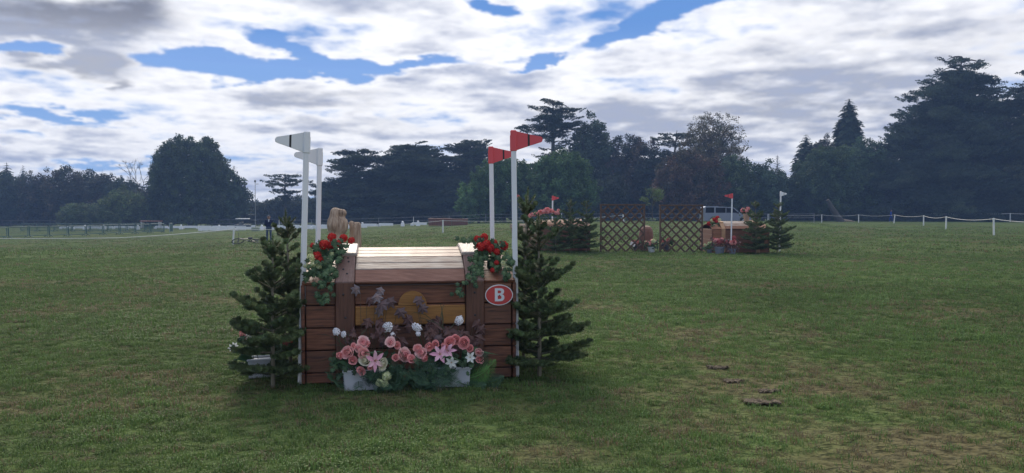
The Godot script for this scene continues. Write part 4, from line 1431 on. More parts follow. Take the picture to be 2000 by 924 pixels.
		# ferns
		var ferns: Array = [[Vector3(-0.569, 0.103, 0.2), Vector3(-0.762, 0.113, 0.42), 0], [Vector3(-0.552, 0.146, 0.2), Vector3(-0.699, 0.34, 0.26), 0], [Vector3(-0.533, 0.082, 0.25), Vector3(-0.686, 0.048, 0.46), 0], [Vector3(-0.447, 0.094, 0.28), Vector3(-0.425, -0.004, 0.46), 0], [Vector3(-0.535, 0.167, 0.2), Vector3(-0.708, 0.268, 0.36), 0], [Vector3(-0.277, 0.093, 0.3), Vector3(-0.349, 0.116, 0.5), 0], [Vector3(-0.362, 0.091, 0.28), Vector3(-0.481, 0.175, 0.46), 0], [Vector3(-0.213, 0.077, 0.28), Vector3(-0.067, 0.017, 0.46), 0], [Vector3(-0.226, 0.078, 0.28), Vector3(-0.172, 0.009, 0.48), 0], [Vector3(-0.192, 0.081, 0.26), Vector3(-0.025, 0.105, 0.44), 0]] if side == 0 else [[Vector3(0.439, 0.069, 0.26), Vector3(0.77, 0.207, 0.34), 1], [Vector3(0.417, 0.052, 0.26), Vector3(0.728, 0.163, 0.42), 1], [Vector3(0.44, 0.036, 0.25), Vector3(0.832, 0.042, 0.4), 0], [Vector3(0.371, 0.045, 0.28), Vector3(0.66, -0.018, 0.44), 0], [Vector3(0.174, 0.099, 0.3), Vector3(0.025, 0.082, 0.46), 0], [Vector3(0.195, 0.086, 0.3), Vector3(0.093, 0.216, 0.46), 0], [Vector3(0.282, 0.118, 0.3), Vector3(0.424, 0.008, 0.46), 0], [Vector3(0.326, 0.094, 0.3), Vector3(0.26, -0.007, 0.48), 0], [Vector3(0.066, 0.077, 0.28), Vector3(-0.025, 0.016, 0.46), 0], [Vector3(0.11, 0.067, 0.28), Vector3(0.184, -0.004, 0.48), 0], [Vector3(0.419, 0.079, 0.24), Vector3(0.701, 0.281, 0.3), 0], [Vector3(0.129, 0.261, 0.34), Vector3(-0.025, 0.22, 0.46), 0]]
		for q in ferns: part(t, "fern_frond", M.fern_light if q[2] == 1 else M.fern, M.cloth_leaf, frond_at(loc.call(q[0]), loc.call(q[1]), 1.15))
		# broad strap leaves and grassy blades
		var bl := Geo.new()
		for i in 9:
			bl.col = Color(0.045, 0.10, 0.045)
			var a := Vector3(R(-0.15, 0.15), 0.16, R(0, 0.06))
			var e := a + Vector3(R(-0.28, 0.28), R(0.0, 0.2), R(0.08, 0.22))
			bl.ribbon([a, a.lerp(e, 0.5) + Vector3(0, 0.08, 0), e], [0.018, 0.024, 0.0], Vector3(0.8, 0.1, -0.5).normalized())
		for i in (16 if side == 0 else 8):
			bl.col = Color(0.075, 0.085, 0.05)
			var a: Vector3 = loc.call([Vector3(-0.492, 0.294, 0.18), Vector3(0.271, 0.492, 0.16)][side]) + Vector3(R(-0.05, 0.05), R(-0.05, 0.05), 0)
			var an := R(-1.3, 1.3)
			var l := R(0.14, 0.30)
			var e := a + Vector3(sin(an) * l, cos(an) * l * 0.7, R(-0.08, 0.03))
			bl.ribbon([a, a.lerp(e, 0.45) + Vector3(0, l * 0.22, 0), a.lerp(e, 0.8) + Vector3(0, l * 0.2, 0), e], [0.003, 0.003, 0.002, 0.0], Vector3(cos(an), -sin(an), 0.2).normalized())
		part(t, "blades", bl.mesh(), M.cloth_leaf).set_meta("kind", "stuff")
		filler(t, M.ivy_b, Vector3(0, 0.20, 0.06), Vector3(0.27, 0.10, 0.10), 60, 0.045, 0.075)
		filler(t, M.maple_b, Vector3(0.02, 0.36, -0.04), Vector3(0.22, 0.12, 0.06), 26, 0.07, 0.11)
		filler(t, M.ivy_b, Vector3([0.22, -0.22][side], 0.10, 0.12), Vector3(0.12, 0.09, 0.06), 34, 0.04, 0.07)
		filler(t, M.fern, Vector3([0.2, -0.2][side], 0.10, 0.16), Vector3(0.16, 0.07, 0.06), 26, 0.14, 0.22)
		filler(t, M.fern, Vector3([0.24, -0.16][side], 0.14, 0.12), Vector3(0.15, 0.07, 0.05), 12, 0.12, 0.18)
	# swags on the two shoulders
	for side in 2:
		rng.seed = 330 + side
		var c: Vector3 = [Vector3(-0.775, 1.0, -0.24), Vector3(0.775, 1.0, -0.24)][side]
		var t := thing("flower_swag", ["swag of red geraniums, cream blooms and ivy under the white flag", "swag of red geraniums and trailing ivy above the letter sign"][side], "flowers", j * c, yaw, "flower swags on the chest jump")
		var loc := func(p: Vector3) -> Vector3: return p - c
		var foam := Geo.new()
		foam.lathe([Vector2(0.0, -0.03), Vector2(0.07, -0.03), Vector2(0.065, 0.05), Vector2(0.03, 0.08), Vector2(0, 0.08)], 12)
		part(t, "base", foam.mesh(), plain(0.03, 0.07, 0.03, 0.9))
		var heads := []
		var reds: Array = [[Vector3(-0.693, 1.27, -0.25), 0.044], [Vector3(-0.591, 1.26, -0.28), 0.042], [Vector3(-0.524, 1.236, -0.3), 0.036], [Vector3(-0.754, 1.206, -0.16), 0.050], [Vector3(-0.689, 1.195, -0.18), 0.052], [Vector3(-0.645, 1.212, -0.2), 0.042], [Vector3(-0.813, 1.113, -0.12), 0.046], [Vector3(-0.781, 1.074, -0.1), 0.036], [Vector3(-0.854, 1.196, -0.2), 0.03]] if side == 0 else [[Vector3(0.685, 1.263, -0.25), 0.042], [Vector3(0.619, 1.249, -0.26), 0.034], [Vector3(0.693, 1.196, -0.16), 0.055], [Vector3(0.639, 1.179, -0.14), 0.048], [Vector3(0.728, 1.164, -0.14), 0.046], [Vector3(0.853, 1.186, -0.16), 0.050], [Vector3(0.782, 1.132, -0.12), 0.036], [Vector3(0.776, 1.036, -0.08), 0.027], [Vector3(0.734, 0.97, -0.05), 0.026], [Vector3(0.774, 1.213, -0.2), 0.032]]
		for r in reds:
			heads.append(loc.call(r[0]))
			part(t, "geranium", M.geranium, M.petal, facing(Vector3(R(-0.4, 0.4), R(0.1, 0.8), 1), R(0, TAU), r[1] * 0.86, loc.call(r[0])))
		var creams: Array = [[Vector3(-0.866, 1.093, -0.08), 0.040], [Vector3(-0.911, 1.029, -0.05), 0.030], [Vector3(-0.838, 1.037, -0.05), 0.03], [Vector3(-0.79, 1.023, -0.05), 0.028], [Vector3(-0.684, 1.127, -0.1), 0.02]] if side == 0 else [[Vector3(0.843, 1.028, -0.06), 0.034], [Vector3(0.868, 0.987, -0.04), 0.03], [Vector3(0.914, 1.041, -0.06), 0.03], [Vector3(0.861, 0.929, -0.02), 0.022]]
		for r in creams:
			heads.append(loc.call(r[0]))
			part(t, "cream_bloom", M.hydrangea, M.petal, facing(Vector3(R(-0.4, 0.4), R(0.1, 0.6), 1), R(0, TAU), r[1], loc.call(r[0])))
		stems(t, Vector3(0, 0, 0), heads, Color(0.04, 0.085, 0.03))
		# ivy: trails of single leaves
		var trails: Array = [[Vector3(-0.718, 1.043, -0.08), Vector3(-0.746, 0.904, 0.03), Vector3(-0.788, 0.787, 0.05), Vector3(-0.753, 0.686, 0.06)], [Vector3(-0.655, 1.085, -0.12), Vector3(-0.713, 0.981, 0), Vector3(-0.818, 0.853, 0.04)], [Vector3(-0.699, 1.108, -0.12), Vector3(-0.845, 0.981, -0.03), Vector3(-0.886, 0.917, 0)], [Vector3(-0.634, 1.15, -0.16), Vector3(-0.629, 1.021, -0.05), Vector3(-0.679, 0.914, 0)], [Vector3(-0.669, 0.981, 0), Vector3(-0.702, 0.808, 0.05), Vector3(-0.71, 0.712, 0.06)]] if side == 0 else [[Vector3(0.668, 1.094, -0.15), Vector3(0.586, 1.008, -0.05), Vector3(0.508, 0.923, 0.03), Vector3(0.437, 0.827, 0.06), Vector3(0.364, 0.771, 0.07)], [Vector3(0.65, 1.138, -0.2), Vector3(0.568, 1.061, -0.1), Vector3(0.537, 0.965, -0.02)], [Vector3(0.614, 1.229, -0.3), Vector3(0.524, 1.237, -0.35), Vector3(0.457, 1.228, -0.35)], [Vector3(0.61, 1.007, -0.06), Vector3(0.587, 0.899, 0.02), Vector3(0.574, 0.843, 0.06)], [Vector3(0.849, 1.095, -0.1), Vector3(0.909, 1.052, -0.03), Vector3(0.951, 1.096, -0.06)], [Vector3(0.826, 1.072, -0.1), Vector3(0.867, 0.939, 0), Vector3(0.873, 0.895, 0.02)]]
		var vine := Geo.new()
		vine.col = Color(0.06, 0.085, 0.04)
		for tr: Array in trails:
			var pts := []
			for q in tr: pts.append(loc.call(q))
			var rr := []
			for q in pts: rr.append(0.003)
			vine.tube(pts, rr, 4, false)
			for k in (pts.size() - 1) * 5:
				var s := k / 5.0
				var p: Vector3 = pts[int(s)].lerp(pts[int(s) + 1], s - int(s)) + Vector3(R(-0.03, 0.03), R(-0.02, 0.02), R(0.0, 0.03))
				part(t, "ivy_leaf", M.ivy if R(0, 1) < 0.45 else M.ivy_b, M.cloth_leaf, facing(Vector3(R(-0.5, 0.5), R(0.0, 0.8), 1), PI + R(-0.9, 0.9), R(0.045, 0.075), p + Vector3(0, 0.02, 0)))
		part(t, "vine_stems", vine.mesh(), M.cloth_leaf).set_meta("kind", "stuff")
		filler(t, M.ivy_b, loc.call([Vector3(-0.701, 1.142, -0.16), Vector3(0.741, 1.139, -0.17)][side]), Vector3(0.13, 0.09, 0.05), 70, 0.05, 0.085)
		filler(t, M.ivy, loc.call([Vector3(-0.803, 1.001, -0.05), Vector3(0.846, 1.05, -0.08)][side]), Vector3(0.10, 0.07, 0.04), 30, 0.045, 0.07)
	# a third trough, half hidden behind the fir
	rng.seed = 360
	var at3 := Vector3(-2.264, 0.161, -7.15)
	var t3 := thing("flower_trough", "trough of dark red and white blooms half hidden by the fir", "flower trough", Vector3(at3.x, 0, at3.z), yaw + 0.2, "flower troughs in front of the chest jump")
	part(t3, "trough", trough_box(0.28), M.trough)
	var hs := []
	for p in [Vector3(-2.35, 0.433, -7.15), Vector3(-2.427, 0.384, -7.1), Vector3(-2.034, 0.315, -7.1)]:
		var q: Vector3 = t3.transform.affine_inverse() * p
		hs.append(q)
		part(t3, "geranium", M.dusky_cluster if hs.size() != 2 else M.pink_cluster, M.petal, facing(Vector3(R(-0.3, 0.3), 0.4, 1), 0, 0.042, q))
	for p in [Vector3(-2.383, 0.369, -7.08), Vector3(-2.521, 0.272, -7.05), Vector3(-2.494, 0.291, -7.05)]:
		var q: Vector3 = t3.transform.affine_inverse() * p
		hs.append(q)
		part(t3, "white_lily", M.lily_white, M.petal, facing(Vector3(R(-0.3, 0.3), 0.4, 1), 0, 0.035, q))
	stems(t3, Vector3(0, 0.15, 0), hs, Color(0.04, 0.085, 0.03))
	for p in [Vector3(-2.497, 0.135, -6.9), Vector3(-2.495, 0.244, -6.95), Vector3(-2.424, 0.208, -6.9)]:
		var q: Vector3 = t3.transform.affine_inverse() * p
		var bl := Geo.new()
		bl.col = Color(0.04, 0.10, 0.045)
		var root := Vector3(-0.1, 0.15, 0.02)
		bl.ribbon([root, root.lerp(q, 0.5) + Vector3(0, 0.06, 0), q], [0.02, 0.035, 0.0], Vector3(0.5, 0.5, -0.4).normalized())
		part(t3, "leaf", bl.mesh(), M.cloth_leaf)
	filler(t3, M.ivy_b, Vector3(-0.05, 0.24, 0.04), Vector3(0.2, 0.12, 0.06), 40, 0.05, 0.09)

func sculpture() -> void:
	# weathered carved timber standing behind the jump: a tall bulging piece and a lower post
	var a := Vector3(-2.055, 1.156, -9.3)
	var t := thing("timber_carving", "weathered pale carved timber, tall bulging piece behind the chest jump", "carving", Vector3(a.x, 0, a.z))
	var w := Color.WHITE
	var s := 9.3 / 1540.0
	var y0 := 1.5
	var f := func(px: float, py: float, z := 0.0) -> Vector3: return Vector3((px - 660.0) * s, y0 - (py - 413.0) * s, z)
	var m := skin([
		[f.call(660, 660), f.call(656, 470), 0.12, 0.085, w], [f.call(656, 480), f.call(657, 440), 0.085, 0.095, w], [f.call(657, 440), f.call(665, 440), 0.10, 0.085, w], [f.call(665, 445), f.call(668, 436), 0.08, 0.065, w],
		[f.call(655, 430), f.call(655, 414), 0.075, 0.045, w], [f.call(655, 416), f.call(670, 416), 0.05, 0.045, w], [f.call(652, 440, 0.06), f.call(654, 418, 0.04), 0.05, 0.03, w]], 0.014, 0.04)
	part(t, "trunk", m, M.carved)
	var ledge := Geo.new()
	ledge.box(Vector3(0, 0.02, 0), Vector3(0.36, 0.08, 0.32), 0.01)
	part(t, "base", ledge.mesh(), M.carved)
	var b := Vector3(-1.889, 1.148, -9.5)
	var u := thing("timber_carving", "shorter weathered split timber post beside the bulging carving", "carving", Vector3(b.x, 0, b.z))
	var s2 := 9.5 / 1540.0
	var f2 := func(px: float, py: float, z := 0.0) -> Vector3: return Vector3((px - 694.0) * s2, 1.5 - (py - 413.0) * s2, z)
	var m2 := skin([[f2.call(691, 655), f2.call(689, 440), 0.055, 0.04, w], [f2.call(699, 655), f2.call(699, 440), 0.06, 0.04, w], [f2.call(694, 600, 0.04), f2.call(693, 446, 0.02), 0.05, 0.035, w], [f2.call(686, 434), f2.call(684, 436), 0.018, 0.014, w]], 0.014, 0.03)
	part(u, "trunk", m2, M.carved)

func divots() -> void:
	var list := [[Vector3(1.964, -0.009, -7.48), 0.095, 0.028, "small dark overturned turf clod with a curled edge"], [Vector3(1.948, -0.01, -6.9), 0.08, 0.014, "thin pale flake of dried turf between the clods"], [Vector3(2.138, -0.008, -6.5), 0.085, 0.024, "brown turf clod with a raised corner beyond the largest clod"], [Vector3(1.95, -0.012, -6.12), 0.125, 0.026, "largest flat brown turf clod lying on the grass"]]
	var mt := wood(41, [[0.25, 0.06, 0.046, 0.03], [0.75, 0.19, 0.145, 0.095]], 0, 0.95, 0.8, 9.0)
	mt.uv1_scale = Vector3.ONE * 7.0
	for d in list:
		rng.seed = int(d[1] * 1000.0)
		var g := Geo.new()
		var n := 11
		var m := 7
		var grid := []
		for i in n + 1:
			var row := []
			for k in m + 1:
				var x := i / float(n) * 2.0 - 1.0
				var z := k / float(m) * 2.0 - 1.0
				var edge := maxf(absf(x), absf(z))
				var rag := 1.0 + 0.45 * lump.get_noise_2d(x * 2.4 + d[1] * 90.0, z * 2.4)
				var y: float = 0.2 + 0.6 * lump.get_noise_2d(x * 1.7 + d[1] * 50.0, z * 1.7) + 0.5 * lump.get_noise_2d(x * 7.0, z * 7.0 + d[1] * 50.0) + (0.55 * smoothstep(0.1, 0.9, x) * smoothstep(-0.6, 0.9, z))
				row.append(Vector3(x * d[1] * rag, (y * d[2]) + 0.012, z * d[1] * 0.55 * rag))
			grid.append(row)
		for i in n:
			for k in m:
				g.quad(grid[i][k], grid[i][k + 1], grid[i + 1][k + 1], grid[i + 1][k])
				var dn := Vector3(0, -0.012, 0)
				g.quad(grid[i][k] + dn, grid[i + 1][k] + dn, grid[i + 1][k + 1] + dn, grid[i][k + 1] + dn)
		for i in n:
			var dn := Vector3(0, -0.012, 0)
			g.quad(grid[i][m] + dn, grid[i + 1][m] + dn, grid[i + 1][m], grid[i][m])
			g.quad(grid[i + 1][0] + dn, grid[i][0] + dn, grid[i][0], grid[i + 1][0])
		var o := part(self, numbered("turf_clod"), g.mesh(), mt, Transform3D(Basis(Vector3.UP, R(-0.3, 0.3)), Vector3(d[0].x, 0.0, d[0].z)))
		tag(o, d[3], "turf clod", "turf clods lying on the grass")

# ---------------------------------------------------------------- the second fence
func pot(label: String, at: Vector3, r: float, h: float, pm: Material, blooms: Array, heads: int, o := {}) -> Node3D:
	rng.seed = o.get("seed", 400)
	var t := thing("flower_pot", label, "flower pot", at, 0.0, o.get("group", "flower pots at the lattice jump"))
	var body := Node3D.new()
	var g := Geo.new()
	g.lathe([Vector2(0, 0), Vector2(r * 0.72, 0), Vector2(r * 0.96, h * 0.86), Vector2(r * 1.06, h * 0.86), Vector2(r * 1.06, h), Vector2(r * 0.9, h), Vector2(r * 0.88, h * 0.88), Vector2(0, h * 0.88)], 18)
	body.free()
	part(t, "pot", g.mesh(), pm, Transform3D(o.get("tip", Basis.IDENTITY), Vector3(0, o.get("lift", 0.0), 0)))
	if o.has("bands"):
		for i in 4:
			var b := Geo.new()
			var y := h * (0.2 + 0.17 * i)
			b.lathe([Vector2(r * (0.745 + 0.05 * i), y - 0.012), Vector2(r * (0.80 + 0.05 * i), y), Vector2(r * (0.76 + 0.05 * i), y + 0.012)], 18)
			part(t, "band", b.mesh(), o.bands, Transform3D(o.get("tip", Basis.IDENTITY), Vector3(0, o.get("lift", 0.0), 0)))
	var spread: float = o.get("spread", r * 1.3)
	var rise: float = o.get("rise", 0.2)
	for i in heads:
		var a := TAU * i / heads + R(-0.4, 0.4)
		var d := spread * sqrt((i + 0.5) / heads)
		var p := Vector3(cos(a) * d, h + rise * R(0.6, 1.2) * (1.15 - 0.5 * d / spread), sin(a) * d * 0.7)
		part(t, "bloom", blooms[i % blooms.size()], M.petal, facing(Vector3(R(-0.5, 0.5), R(0.3, 1.0), 1), R(0, TAU), o.get("bloom", 0.07) * R(0.8, 1.2), p))
	filler(t, o.get("leafm", M.ivy_b), Vector3(0, h + rise * 0.35, 0), Vector3(spread * 0.95, rise * 0.55, spread * 0.6), o.get("leaves", 50), 0.07, 0.12)
	return t

func lattice(label: String, x0: float, x1: float, z: float, first: float) -> void:
	var h := 1.72
	var y := ground_y((x0 + x1) / 2.0, z)
	var t := thing("trellis_panel", label, "trellis", Vector3((x0 + x1) / 2.0, y, z), 0.0, "trellis panels of the second fence")
	var w := x1 - x0
	var g := Geo.new()
	g.box(Vector3.ZERO, Vector3(0.06, h, 0.06), 0.006)
	for s in [-1.0, 1.0]: part(t, "post", g.mesh(), M.trellis, Transform3D(Basis.IDENTITY, Vector3(s * (w / 2.0 - 0.03), h / 2.0, 0)))
	var r := Geo.new()
	r.box(Vector3.ZERO, Vector3(w + 0.02, 0.055, 0.07), 0.006)
	part(t, "rail", r.mesh(), M.trellis, Transform3D(Basis.IDENTITY, Vector3(0, h + 0.02, 0)))
	for lay in 2:
		var dir := first * (1.0 if lay == 0 else -1.0)   # the nearer slats fall to this side
		var c := -w / 2.0 - h
		while c < w / 2.0 + h:
			# points x = c + dir * y for y in 0..h clipped to the frame
			var lo := 0.01
			var hi := h - 0.01
			var xa := c + dir * lo
			var xb := c + dir * hi
			var lim := w / 2.0 - 0.055
			var ys := [lo, hi]
			for k in 2:
				var yl: float = (lim * (1 if k == 0 else -1) - c) / dir
				if dir * (1 if k == 0 else -1) > 0: ys[1] = minf(ys[1], yl)
				else: ys[0] = maxf(ys[0], yl)
			if ys[1] - ys[0] > 0.12:
				var sl := Geo.new()
				sl.bar(Vector3(c + dir * ys[0], ys[0], 0), Vector3(c + dir * ys[1], ys[1], 0), 0.062, 0.022, Vector3.BACK, 0.003)
				part(t, "slat", sl.mesh(), M.trellis, Transform3D(Basis.IDENTITY, Vector3(0, 0, 0.013 if lay == 0 else -0.013)))
			c += 0.335

func second_fence() -> void:
	var gy := func(x: float, z: float) -> Vector3: return on_ground(x, z)
	var pal := {"front": [M.orange_a, M.orange_b], "ends": M.orange_b, "lid": [M.orange_a, M.worn_a, M.worn_b, M.worn_a, M.worn_a, M.orange_b], "wing": M.orange_a, "upright": M.honey, "strap": M.honey, "cap": M.honey}
	var a := thing("chest_jump", "orange brown chest jump with honey strap, half behind firs near the silver car", "jump", gy.call(8.418, -29.0), 0.05)
	chest(a, 1.06, 1.5, 0.34, 0.14, pal)
	var pal2 := {"front": [M.brown_b, M.orange_b], "ends": M.orange_b, "lid": [M.orange_b, M.orange_a, M.orange_a, M.orange_a, M.worn_a, M.orange_b], "wing": M.orange_b, "upright": M.brown_up, "strap": M.orange_b, "cap": M.orange_a}
	var b := thing("chest_jump", "brown chest jump half behind firs, pink blooms along its lid", "jump", gy.call(1.768, -29.6), -0.05)
	chest(b, 1.15, 1.5, 0.30, 0.15, pal2)
	lattice("brown trellis panel beside the dark firs, slats falling to the log post", 3.272, 4.947, -29.3, -1.0)
	lattice("brown trellis panel beside the silver car, slats rising to the chest", 5.479, 7.097, -29.3, 1.0)
	# round-headed log between the panels
	var lg := thing("log_post", "round-headed brown log standing between the two trellis panels", "log", gy.call(5.138, -30.2))
	var g := Geo.new()
	g.lathe([Vector2(0, 0), Vector2(0.27, 0), Vector2(0.275, 0.55), Vector2(0.265, 0.72), Vector2(0.23, 0.84), Vector2(0.17, 0.91)], 20)
	part(lg, "trunk", g.mesh(), wood(16, [[0.25, 0.17, 0.075, 0.05], [0.75, 0.25, 0.125, 0.09]], 1, 0.7, 0.3, 4.0))
	var tp := Geo.new()
	tp.lathe([Vector2(0.17, 0.91), Vector2(0.10, 0.95), Vector2(0, 0.965)], 20)
	part(lg, "cut_top", tp.mesh(), M.carved)
	# pots between and beside the panels
	var dark := plain(0.05, 0.052, 0.07, 0.6)
	var grey := plain(0.16, 0.18, 0.23, 0.6)
	var pale := plain(0.48, 0.50, 0.50, 0.6)
	pot("dark pot with white card and red blooms seen through the trellis", gy.call(4.718, -29.9), 0.14, 0.24, dark, [M.dusky_cluster, M.pink_cluster], 6, {"seed": 401, "rise": 0.14})
	pot("pale pot of coral pink blooms between the trellis panels", gy.call(5.141, -29.0), 0.15, 0.2, pale, [M.pink_cluster, M.pink_cluster, M.hydrangea], 9, {"seed": 402, "rise": 0.24, "spread": 0.27, "bloom": 0.085, "leaves": 70})
	pot("ribbed dark pot tipped back behind the trellis by the chest", gy.call(5.844, -29.7), 0.16, 0.3, dark, [M.dusky_cluster], 5, {"seed": 403, "rise": 0.12, "bands": grey, "tip": Basis(Vector3.BACK, 0.35), "lift": 0.04})
	var card := Geo.new()
	card.box(Vector3.ZERO, Vector3(0.20, 0.15, 0.008), 0.002, Basis(Vector3.BACK, -0.5) * Basis(Vector3.RIGHT, -0.3))
	var cd := part(self, "plant_card", card.mesh(), M.white_paint, Transform3D(Basis.IDENTITY, gy.call(4.559, -29.75) + Vector3(0, 0.26, 0)))
	tag(cd, "white card tucked in the dark pot behind the trellis", "card")
	pot("grey pot of dusky red blooms under the honey strap", gy.call(7.408, -28.1), 0.19, 0.26, grey, [M.dusky_cluster, M.pink_cluster, M.dusky_cluster], 9, {"seed": 404, "rise": 0.30, "spread": 0.27, "bloom": 0.08, "leaves": 80, "leafm": M.maple_b})
	pot("smaller grey pot of dusky pink blooms at the foot of the red flag post", gy.call(7.808, -27.9), 0.13, 0.2, grey, [M.dusky_cluster, M.pink_cluster], 8, {"seed": 405, "rise": 0.32, "spread": 0.24, "bloom": 0.075, "leaves": 70, "leafm": M.maple_b})
	pot("leafy pot of white blooms left of the orange chest", gy.call(7.169, -28.6), 0.1, 0.14, grey, [M.hydrangea], 4, {"seed": 406, "rise": 0.24, "spread": 0.2, "bloom": 0.05, "leafm": M.ivy})
	var lid := Vector3(0, 1.15, 0)
	pot("tan pot of pale pink blooms standing on the chest lid", gy.call(8.773, -29.5) + Vector3(0, 1.145, 0), 0.12, 0.3, plain(0.36, 0.24, 0.16, 0.8), [M.pink_cluster], 6, {"seed": 407, "rise": 0.2, "spread": 0.22, "bloom": 0.075})
	for side in 2:
		rng.seed = 420 + side
		var at: Vector3 = [a.transform * Vector3(-0.9, 1.0, -0.3), b.transform * Vector3(-0.55, 1.13, -0.3)][side]
		var t := thing("flower_swag", ["low swag of red and cream blooms on the orange chest", "long swag of coral pink blooms on the brown chest behind the fir"][side], "flowers", at)
		var span: float = [0.2, 0.62][side]
		for i in [8, 22][side]:
			var x := R(-span, span)
			part(t, "bloom", ([M.geranium, M.geranium, M.hydrangea] if side == 0 else [M.pink_cluster, M.pink_cluster, M.rose_b])[i % 3], M.petal, facing(Vector3(R(-0.4, 0.4), R(0.3, 1), 1), R(0, TAU), R(0.06, 0.09), Vector3(x, 0.06 + R(0, 0.12) + (0.35 * (x + span) if side == 1 and x < 0.25 else 0.2 if side == 1 else (x + span) * 0.35), R(-0.1, 0.12))))
		filler(t, M.ivy, Vector3(0, 0.07 + 0.12 * side, 0), Vector3(span, 0.08 + 0.1 * side, 0.12), [40, 110][side], 0.07, 0.11)
	# flags of the second fence
	for f in [[0.020, -30.6, 1.0, M.red_flag, "thin red flag post just behind the near red flag pole", 2.18], [1.595, -31.5, 1.0, M.red_flag, "red flag post rising behind the coral pink swag", 2.12], [7.865, -28.3, -1.0, M.red_flag, "red flag post in front of the orange brown chest", 2.17], [10.188, -30.0, 1.0, M.white_paint, "white flag post behind the dark firs by the orange chest", 2.28]]:
		var p := on_ground(f[0], f[1])
		flag_post(f[4], p, p + Vector3(0.03, f[5], 0), f[2], f[3], 0.3 if f[2] > 0 else -0.3, 1.0)
	# firs
	var fo := {"far": true, "needle": 0.034, "group": "firs dressing the second fence", "pitch": 0.14}
	fir("dark fir with a forked top in front of the brown chest", on_ground(2.099, -28.6), 2.02, 1.5, fo.merged({"seed": 51}))
	fir("dark fir next to the first trellis panel", on_ground(2.712, -28.8), 1.95, 1.5, fo.merged({"seed": 52}))
	fir("low bushy dark fir in front of the coral pink swag", on_ground(1.568, -28.4), 1.25, 1.5, fo.merged({"seed": 53}))
	fir("dark fir in front of the orange brown chest", on_ground(8.735, -28.2), 1.95, 1.7, fo.merged({"seed": 54}))
	fir("dark fir below the white flag of the second fence", on_ground(9.537, -28.3), 1.88, 1.75, fo.merged({"seed": 55}))
	# cut logs lying behind the near right fir
	for k in 2:
		var p: Vector3 = [Vector3(0.14, 1.048, -24), Vector3(0.187, 0.924, -24)][k]
		var l := thing("cut_log", ["pale cut log end showing behind the near red pole, upper one", "pale cut log end showing behind the near red pole, lower one"][k], "log", p, 0.5, "cut logs")
		var lgm := Geo.new()
		lgm.tube([Vector3(-0.5, 0, 0), Vector3(0.3, 0, 0)], [0.075, 0.075], 12)
		part(l, "trunk", lgm.mesh(), M.carved, Transform3D(Basis.IDENTITY, Vector3(0.3, 0, 0)))
		var stand := Geo.new()
		stand.bar(Vector3(0.3, -0.07, 0), Vector3(0.3, -p.y - 0.02 + ground_y(p.x, p.z), 0), 0.08, 0.08)
		part(l, "support", stand.mesh(), M.trellis)

# ---------------------------------------------------------------- people, bicycle, car
func person(label: String, at: Vector3, turn: float, k: Dictionary) -> void:
	var t := thing("person", label, "person", at, turn)
	var s: Color = k.skin
	var bones := []
	for q in [-1.0, 1.0]:
		var st: float = k.get("stride", 0.0) * q
		bones.append_array([
			[Vector3(q * 0.09, 0.93, 0), Vector3(q * 0.115, 0.5, 0.02 + st), 0.092, 0.062, k.legs], [Vector3(q * 0.115, 0.5, 0.02 + st), Vector3(q * 0.125, 0.1, -0.01 + st * 1.2), 0.06, 0.045, k.legs],
			[Vector3(q * 0.125, 0.05, -0.04 + st * 1.2), Vector3(q * 0.15, 0.04, 0.15 + st * 1.2), 0.045, 0.036, k.shoes],
			[Vector3(q * 0.19, 1.42, 0), Vector3(q * 0.27, 1.15, -0.06), 0.062, 0.05, k.sleeve], [Vector3(q * 0.27, 1.15, -0.06), Vector3(q * 0.09, 0.99, -0.17), 0.046, 0.034, k.sleeve],
			[Vector3(q * 0.09, 0.99, -0.17), Vector3(q * 0.02, 0.95, -0.185), 0.034, 0.03, s]])
		for f in 5:
			bones.append([Vector3(q * 0.03, 0.955, -0.185 - 0.004 * f), Vector3(q * -0.05, 0.93 - 0.017 * f, -0.185 - 0.004 * f), 0.010, 0.008, s])
	bones.append_array([
		[Vector3(-0.07, 0.96, 0), Vector3(0.07, 0.96, 0), 0.115, 0.115, k.legs], [Vector3(-0.075, 1.05, 0), Vector3(-0.085, 1.36, 0), 0.115, 0.11, k.top], [Vector3(0.075, 1.05, 0), Vector3(0.085, 1.36, 0), 0.115, 0.11, k.top],
		[Vector3(-0.16, 1.415, -0.005), Vector3(0.16, 1.415, -0.005), 0.07, 0.07, k.top], [Vector3(0, 1.36, 0.075), Vector3(0, 1.45, 0.035), 0.04, 0.045, k.shirt],
		[Vector3(0, 1.44, -0.01), Vector3(0, 1.54, 0.01), 0.058, 0.052, s], [Vector3(0, 1.60, 0.025), Vector3(0, 1.665, 0.0), 0.078, 0.094, s],
		[Vector3(0, 1.575, 0.06), Vector3(0, 1.57, 0.07), 0.035, 0.03, s], [Vector3(0, 1.625, 0.1), Vector3(0, 1.605, 0.117), 0.011, 0.014, s],
		[Vector3(-0.092, 1.62, 0), Vector3(-0.094, 1.645, 0), 0.014, 0.016, s], [Vector3(0.092, 1.62, 0), Vector3(0.094, 1.645, 0), 0.014, 0.016, s],
		[Vector3(-0.033, 1.642, 0.088), Vector3(-0.031, 1.642, 0.088), 0.012, 0.012, Color(0.03, 0.025, 0.02)], [Vector3(0.033, 1.642, 0.088), Vector3(0.031, 1.642, 0.088), 0.012, 0.012, Color(0.03, 0.025, 0.02)],
		[Vector3(-0.022, 1.577, 0.096), Vector3(0.022, 1.577, 0.096), 0.008, 0.008, Color(0.25, 0.09, 0.08)],
		[Vector3(0, 1.69, -0.015), Vector3(0, 1.705, -0.01), 0.098, 0.088, k.hat], [Vector3(-0.05, 1.688, 0.11), Vector3(0.05, 1.688, 0.11), 0.02, 0.02, k.hat]])
	part(t, "body", skin(bones, 0.016, 0.03), M.skin)

